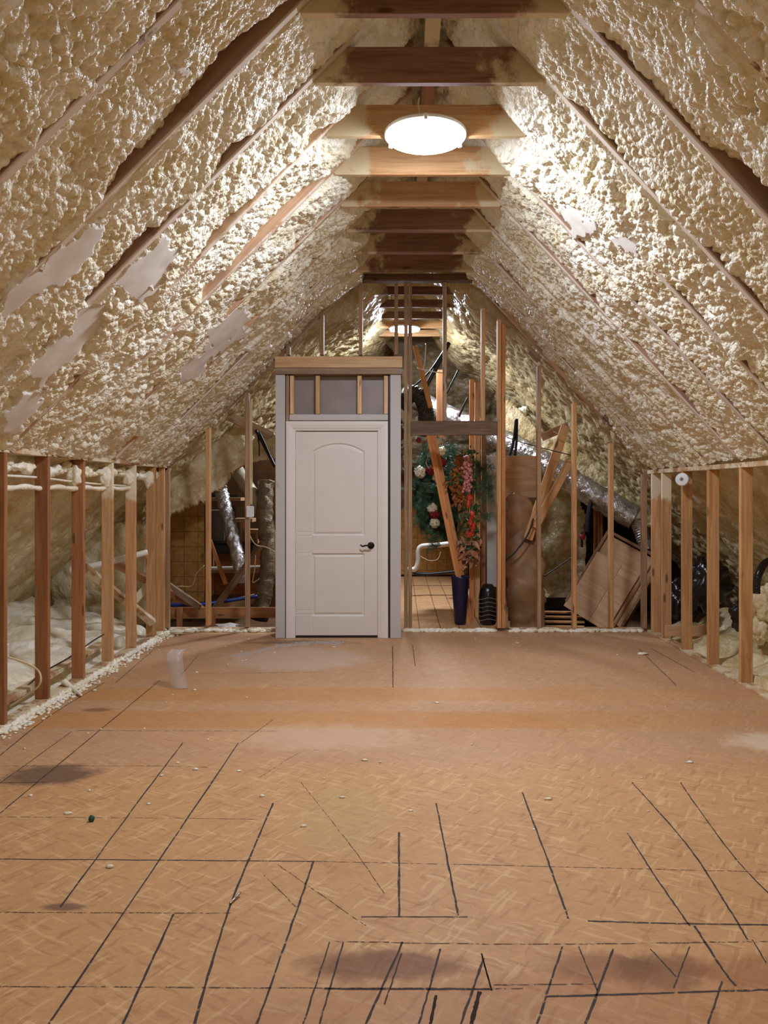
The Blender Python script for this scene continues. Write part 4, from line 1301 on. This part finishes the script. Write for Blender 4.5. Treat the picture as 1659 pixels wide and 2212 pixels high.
def flower(name, px, py, r, mat, parent, fn=loc, Y=WY - .1):
    bm = bmesh.new()
    c = fn(px, py, Y)
    n_ = 34
    for i in range(n_):
        z = 1 - 1.6 * i / n_; a = i * 2.4
        rr = math.sqrt(max(0, 1 - z * z))
        d = Vector((rr * math.cos(a), -z, rr * math.sin(a)))
        lump_bm([(c + d * r * rg.uniform(.55, .85), (r * .34, r * .30, r * .34))], bm, 1, .9)
    return from_bm(name, bm, mat, parent, True)
for px, py, r, mt in ((908, 1020, .068, 'cream'), (931, 1017, .055, 'red'), (944, 1030, .055, 'cream'), (956, 998, .05, 'red'), (954, 975, .055, 'cream'),
                      (935, 1099, .06, 'cream'), (938, 1110, .06, 'red'), (960, 1106, .05, 'red'), (939, 1130, .058, 'cream'), (904, 951, .032, 'red')):
    o = flower('flower', px, py, r, M[mt], wr)
    o['label'] = 'cream flower' if mt == 'cream' else 'dark red flower'
from_bm('wire_loop', tube_bm([loc(920, 1000, WY - .14), loc(926, 985, WY - .14), loc(936, 990, WY - .14), loc(938, 1008, WY - .14), loc(928, 1012, WY - .14), loc(920, 1000, WY - .14)], .004), M['pvc'], wr, True)

ga = empty('flower_garland', P(1008, 1060, 8.5))
tag(ga, 'trailing garland of pink flowers, autumn leaves and red ribbon beside the wreath', 'garland')
def gloc(px, py, Y=8.5): return P(px, py, Y) - P(1008, 1060, 8.5)
def leaves_bm(spots, n, ln, seed):
    rg = random.Random(seed); bm = bmesh.new()
    for px, py, sp in spots:
        for _ in range(n):
            c = gloc(px + rg.gauss(0, sp), py + rg.gauss(0, sp), 8.5 + rg.uniform(-.08, .08))
            d = Vector((rg.gauss(-.4, .8), rg.gauss(-.2, .5), rg.gauss(-.5, .8))).normalized()
            s = d.cross(Vector((rg.random() - .5, 1, rg.random() - .5))).normalized()
            nrm = d.cross(s)
            L = ln * rg.uniform(.6, 1.2)
            v = [bm.verts.new(c), bm.verts.new(c + d * L * .4 + s * L * .22 + nrm * L * .08), bm.verts.new(c + d * L), bm.verts.new(c + d * L * .4 - s * L * .22 + nrm * L * .08)]
            bm.faces.new(v)
    return bm
from_bm('autumn_leaves', leaves_bm([(992, 1020, 9), (985, 1045, 8), (993, 1075, 7), (1000, 995, 8)], 40, .09, 5), M['leaf_orange'], ga)
from_bm('green_leaves', leaves_bm([(1015, 985, 8), (985, 1035, 5), (1022, 1100, 8), (1018, 1180, 9), (1022, 1040, 7), (1020, 1140, 8)], 30, .08, 6), M['leaf_green'], ga)
from_bm('copper_leaves', leaves_bm([(1012, 1170, 7), (1016, 1200, 7), (1010, 1190, 7)], 28, .13, 8), M['feather'], ga)
pk = [(gloc(1010 + rg.gauss(0, 5), y, 8.4 + rg.uniform(-.03, .03)), (.02, .022, .022)) for y in np.linspace(985, 1062, 90)]
from_bm('pink_flowers', lump_bm(pk, sub=1, amp=.4), M['pink'], ga, True)
from_bm('red_ribbon', lump_bm([(gloc(x, y, 8.42), (.025, .02, .045)) for x, y in ((1020, 1112), (1016, 1128), (1023, 1138), (1013, 1152), (1020, 1150), (1012, 1090), (1014, 1075))], sub=2, amp=.6), M['red_bright'], ga)
gs = needles_bm([(gloc(1030 + rg.uniform(-14, 38), rg.uniform(990, 1120), 8.6), .03) for _ in range(60)], 34, .09, .0018, 9)
from_bm('evergreen_sprays', gs, M['pine_green'], ga)

# boards and posts in the doorway
for a, b, Y0, Y1, w, lb in (((897, 748), (930, 880), 9.2, 8.9, .055, 'upper length of leaning orange timber behind the doorway stud'),
                            ((925, 930), (1014, 1362), 8.55, 8.35, .062, 'leaning orange timber crossing the wreath, wider one'),
                            ((937, 935), (1022, 1362), 8.6, 8.42, .045, 'leaning orange timber crossing the wreath, narrower one')):
    o = beam('leaning_board', P(*a, Y0), P(*b, Y1), w, .038, M['stud_orange'], side=(1, 0, 0)); tag(o, lb, 'timber')
for x, y0, y1, Y, w, mt, lb in ((1019, 820, 1364, 8.75, .05, 'stud_orange', 'bright orange post behind the doorway, left of three'),
                                (1031, 826, 1364, 8.8, .055, 'stud', 'orange post behind the doorway, middle of three'),
                                (1044, 850, 1300, 8.9, .045, 'stud_dark', 'brown post behind the doorway, right of three')):
    o = beam('attic_post', (P(x, 0, Y).x, Y, -.19), (P(x, 0, Y).x, Y, P(x, y0, Y).z), w, .09, M[mt], side=(1, 0, 0)); tag(o, lb, 'post')
tag(beam('attic_post', (P(951, 0, 10.2).x, 10.2, 1.0), (P(951, 0, 10.2).x, 10.2, P(0, 800, 10.2).z), .1, .09, M['stud_dark'], side=(1, 0, 0)), 'brown post far behind the wreath', 'post')
tag(box('white_sheet', P(1052, 1268, 9.0), P(1072, 985, 9.03), M['white_board']), 'narrow white sheet standing right of the garland', 'sheet')
vs = empty('floor_vase', (P(994, 0, 8.3).x, 8.3, 0.0)); tag(vs, 'dark navy vase on the passage floor under the garland', 'vase')
from_bm('vase_body', lathe_bm([(0, 0), (.055, 0), (.06, .01), (.07, .15), (.085, .32), (.092, .45), (.1, .5), (.104, .52), (.095, .52), (.085, .46), (0, .44)], 32), M['navy'], vs, True)
gl = empty('storage_tub', (P(1054, 0, 8.3).x, 8.3, 0.0)); tag(gl, 'dark rounded tub right of the navy vase', 'tub')
from_bm('tub_body', lathe_bm([(0, 0), (.08, 0), (.1, .05), (.1, .3), (.085, .38), (.05, .43), (0, .44)], 28), M['black_gloss'], gl, True)
bm = bmesh.new()
for k in range(6):
    tube_bm([(.102 * math.cos(a), .102 * math.sin(a), .06 + .045 * k + .012 * math.sin(3 * a)) for a in [math.pi * (1 + j / 10) for j in range(11)]], .004, 6, 3, bm=bm)
from_bm('grey_bands', bm, M['grey_box'], gl, True)
pv = tube('pvc_trap', [P(880, 1230, 10.5), P(896, 1229, 10.5), P(903, 1215, 10.5), P(904, 1190, 10.5), P(912, 1180, 10.5), P(940, 1178, 10.5), P(975, 1174, 10.5)], .035, M['pvc'], sides=14, n=10)
tag(pv, 'white bent waste pipe low behind the wreath', 'pipe')
tag(box('wall_board_passage', P(860, 1241, 12.9), P(1010, 1100, 12.93), M['panel_yellow'], bev=0), 'yellow-brown board at the end of the passage', None, None, 'structure')
tag(tube('floor_cable', [P(880, 1232, 11.6), P(910, 1240, 11.6), P(950, 1238, 11.6), P(1000, 1232, 11.6)], .025, M['black']), 'black hose lying across the end of the passage', 'hose')
tag(tube('thin_cable', [P(900, 1196, 11.9), P(925, 1210, 11.9), P(945, 1208, 11.9), P(952, 1192, 11.9)], .006, M['cable']), 'thin cream cable hanging at the end of passage', 'cable')

# big ducts and straps
tag(tube('black_duct', [P(868, 880, 9.4), P(880, 858, 9.35), P(900, 850, 9.25), P(916, 872, 9.2), P(920, 905, 9.2), P(916, 940, 9.25)], .095, M['foil_dark'], sides=24, n=20, ripple=.06, per=.03, crinkle=.2),
    'black foil duct elbow above the doorway header', 'duct')
tag(tube('main_duct', [P(880, 850, 11.0), P(930, 880, 10.7), P(1000, 912, 10.4), P(1060, 940, 10.0), P(1120, 968, 9.7), P(1190, 1008, 9.4), P(1250, 1050, 9.2), P(1320, 1090, 9.0), P(1372, 1120, 8.9)],
         .145, M['foil'], sides=28, n=18, crinkle=.12), 'large silver duct sloping down right behind the studs', 'duct')
tag(tube('flex_duct', [P(1378, 1126, 8.85), P(1382, 1142, 8.8), P(1388, 1160, 8.75), P(1398, 1190, 8.7)], .075, M['foil'], sides=22, n=20, ripple=.1, per=.025, crinkle=.15),
    'short ribbed silver duct at low end of the large duct', 'duct')
for pts, r, lb in (([(970, 740), (945, 790), (912, 850)], .03, 'thick black strap rising to the right above the header'), ([(968, 742), (930, 800), (890, 838)], .012, 'thin black strap rising to the right above the header'),
                   ([(990, 800), (975, 830), (965, 850)], .012, 'short black strap right of the thick one'), ([(1115, 905), (1108, 960), (1092, 1002)], .02, 'black strap round the large duct, right of doorway post'),
                   ([(1117, 905), (1116, 950), (1112, 990)], .016, 'second black strap round the large duct, hanging straight'), ([(1010, 860), (1000, 880), (992, 900)], .014, 'black strap on the duct above the header')):
    Y = 9.1
    tag(tube('strap', [P(*p, Y) for p in pts], r, M['black'], flat=.9), lb, 'strap')
tag(tube('tie_cord', [P(900, 795, 9.0), P(930, 802, 9.0), P(957, 806, 9.0)], .006, M['pvc']), 'white cord stretched behind the short stud above the header', 'cord')
tag(tube('tie_cord', [P(920, 742, 9.0), P(918, 780, 9.0), P(914, 800, 9.0)], .007, M['pvc']), 'white cord hanging beneath the far ceiling light', 'cord')
tag(tube('thin_wire', [P(1095, 945, 8.3), P(1150, 962, 8.3), P(1240, 985, 8.3)], .005, M['cable_dark']), 'thin dark wire across the large duct', 'wire')
tag(tube('thin_wire', [P(1195, 932, 8.4), P(1240, 955, 8.4), P(1320, 1000, 8.4), P(1400, 1040, 8.4)], .005, M['cable']), 'thin pale wire across the foam right of doorway', 'wire')

# ------------------------------------------------------------------ right of the doorway
foam_p = foam_wall('paper_facing', [(1092, 1075), (1120, 1060), (1160, 1090), (1172, 1110), (1175, 1372), (1098, 1372), (1092, 1300)],
                   lambda px, py: 8.5 + 0.0006 * (1372 - py), 170, M['paper'], None, res=.02, amp=.05, cells=(.5, .25))
foam_p['kind'] = 'thing'
tag(foam_p, 'crinkled brown kraft facing hanging right of the doorway post', 'insulation facing')
tag(box('osb_sheet', P(1092, 1075, 8.9), P(1165, 985, 8.93), M['ply']), 'tan wood sheet under the large duct beside doorway post', 'sheet')
tag(beam('crossed_board', P(1140, 1165, 8.5), P(1222, 920, 8.6), .10, .038, M['stud'], side=(1, 0, 0)), 'longer tan board of the crossed pair right of the doorway', 'board')
tag(beam('crossed_board', P(1155, 1140, 8.45), P(1232, 995, 8.5), .09, .038, M['stud'], side=(1, 0, 0)), 'shorter tan board of the crossed pair right of the doorway', 'board')
tag(beam('plank', P(1170, 945, 8.7), P(1228, 920, 8.7), .09, .03, M['stud_grey'], side=(0, 0, 1)), 'plank at the upper end of the crossed boards', 'plank')
tag(tube('black_cable', [P(1080, 1220, 8.4), P(1110, 1195, 8.4), P(1140, 1155, 8.4), P(1152, 1120, 8.4)], .010, M['cable_dark']), 'dark cable rising across the brown facing', 'cable')
tag(tube('black_cable', [P(1175, 1245, 8.8), P(1205, 1225, 8.8), P(1240, 1200, 8.8)], .007, M['cable_dark']), 'dark cable across the shiny foam face', 'cable')
for i in range(5):
    y = 1322 + i * 10.5
    Y = 8.9 - .12 * i
    tag(beam('slat', P(1172 , y, Y), P(1262, y + 1, Y), .05, .022, M['stud'], side=(0, 1, 0)), 'wooden slat low left of the leaning crate, %s from the top' % ('first', 'second', 'third', 'fourth', 'fifth')[i], 'slat', 'slats beside the crate')
tag(box('recess_shade', P(1165, 1378, 9.3), P(1330, 1290, 9.33), M['dark']), 'dark sheet painting the shade behind the wooden slats', 'board')  # added dark sheet stands for the shade behind the slats

cr = empty('wooden_crate')
cr.matrix_basis = Matrix.Translation(P(1310, 1258, 8.6)) @ Matrix.Rotation(math.radians(31), 4, 'Y') @ Matrix.Rotation(math.radians(-32), 4, 'Z') @ Matrix.Scale(1.1, 4)
tag(cr, 'large plywood crate leaning at an angle behind the right studs', 'crate')
W_, H_ = .50, .86
from_bm('panel', box_bm(.30, .016, .66, .002), M['ply'], cr, mw=Matrix.Translation((-.10, -.012, -.10)))
from_bm('panel', box_bm(.20, .016, .66, .002), M['ply'], cr, mw=Matrix.Translation((.152, -.012, -.10)))
from_bm('back_board', box_bm(W_ + .12, .012, H_ - .1, .002), M['ply'], cr, mw=Matrix.Translation((.05, .02, .06)))
for x in (-.25, .36):
    from_bm('side_rail', box_bm(.03, .10, H_, .002), M['ply_edge'], cr, mw=Matrix.Translation((x, .03, .05)))
for z in (.47,):
    from_bm('top_rail', box_bm(W_ + .12, .10, .03, .002), M['ply_edge'], cr, mw=Matrix.Translation((.055, .03, z)))
for k in range(3):
    from_bm('slat', box_bm(.016, .05, .84, .002), M['stud_dark'], cr, mw=Matrix.Translation((.29, .02 + .10 * k, -.03)))
for k in range(2):
    for z in (-.38, -.17, .06, .3):
        from_bm('spacer_block', box_bm(.04, .05, .09, .002), M['ply_edge'], cr, mw=Matrix.Translation((.275, .07 + .10 * k, z)))
from_bm('slot_shade', box_bm(.02, .32, .84, .002), M['dark'], cr, mw=Matrix.Translation((.24, .18, -.03)))  # dark fill paints the shade in the slots of the crate
tag(tube('black_pipe', [P(1268, 1150, 9.0), P(1270, 1120, 9.0), P(1276, 1085, 9.0), P(1280, 1075, 9.0)], .03, M['black'], sides=12), 'black pipe behind the tall knotty stud', 'pipe')
for x, lb in ((1258, 'red valve behind the tall knotty stud'),):
    v_ = empty('valve', P(x, 1160, 8.9)); tag(v_, lb, 'valve')
    from_bm('handle', lathe_bm([(0, .01), (.03, .012), (.036, 0), (.03, -.012), (0, -.01)], 20), M['red'], v_, True, mw=Matrix.Rotation(math.pi / 2, 4, 'X'))
    from_bm('valve_body', tube_bm([(0, 0.02, .06), (0, 0.02, -.12)], .014), M['bronze'], v_, True)
for i, x in enumerate((1285, 1292, 1299)):
    tag(beam('back_post', P(x, 1200, 9.4), P(x, 1085, 9.4), .03, .03, M['stud_dark'], side=(1, 0, 0)), 'thin brown post in the dark recess above crate, %s of three' % ('left', 'middle', 'right')[i], 'post', 'thin posts above the crate')
box('wall_recess_shade_right', P(1250, 1380, 10.4), P(1520, 1060, 10.43), M['dark'])['kind'] = 'structure'  # dark sheet for the shade of the cavity under the duct

# ------------------------------------------------------------------ litter on the floor
t = NT('clear_tape')
t.set(lin(206, 200, 196), .3); t.b.inputs['Alpha'].default_value = .24
M['tape'] = t.m
bm = bmesh.new()
path = [(-1.60, 5.58, .004), (-1.615, 5.60, .05), (-1.64, 5.62, .12), (-1.655, 5.64, .19), (-1.665, 5.68, .235), (-1.64, 5.72, .262), (-1.625, 5.74, .25)]
rows = []
for i, p in enumerate(spline(path, 6)):
    w = .060
    rows.append((bm.verts.new(p + Vector((-w, .0, .004))), bm.verts.new(p + Vector((0, -.015, 0))), bm.verts.new(p + Vector((w, .0, .004)))))
for a, b in zip(rows, rows[1:]):
    for k in range(2): bm.faces.new((a[k], a[k + 1], b[k + 1], b[k]))
tp = from_bm('tape_strip', bm, M['tape'], None, True)
so = tp.modifiers.new('thickness', 'SOLIDIFY'); so.thickness = .0012
tag(tp, 'curled strip of clear tape standing up from the floor', 'tape')
specs = []
for i in range(110):
    px = random.uniform(20, 1500); py = 1380 + 500 * random.random() ** 2.2
    if px > 600 and random.random() < .6: continue
    x, y = fp(px, py)
    if x < LW + .03 or x > 2.5 or (dx(590) < x < dx(870) and y > 7.3): continue
    r = random.uniform(.004, .011)
    specs.append(((x, y, r * .4), (r * random.uniform(.8, 2.4), r, r * .6)))
tag(from_bm('foam_flecks', lump_bm(specs, sub=1, amp=.4), M['foam_white'], None, True), 'pale foam flecks scattered over the board floor', 'foam flecks', None, 'stuff')
x, y = fp(198, 1774)
tag(from_bm('green_scrap', lump_bm([((x, y, .012), (.013, .012, .014))], sub=2, amp=.5), m_plain('green_scrap', (38, 74, 54), .5), None, True), 'small dark green scrap on the floor, left foreground', 'scrap')
x, y = fp(1388, 1414)
tag(from_bm('foam_chip', lump_bm([((x, y, .01), (.05, .03, .012))], sub=2, amp=.4), M['foam_white'], None, True), 'foam chip on the floor near the right knee wall', 'foam chip')
x, y = fp(508, 1945)
tag(tube('bent_nail', [(x - .012, y - .03, .006), (x, y, .008), (x + .012, y + .03, .012)], .004, M['foil']), 'bent nail on a dark seam in the foreground', 'nail')
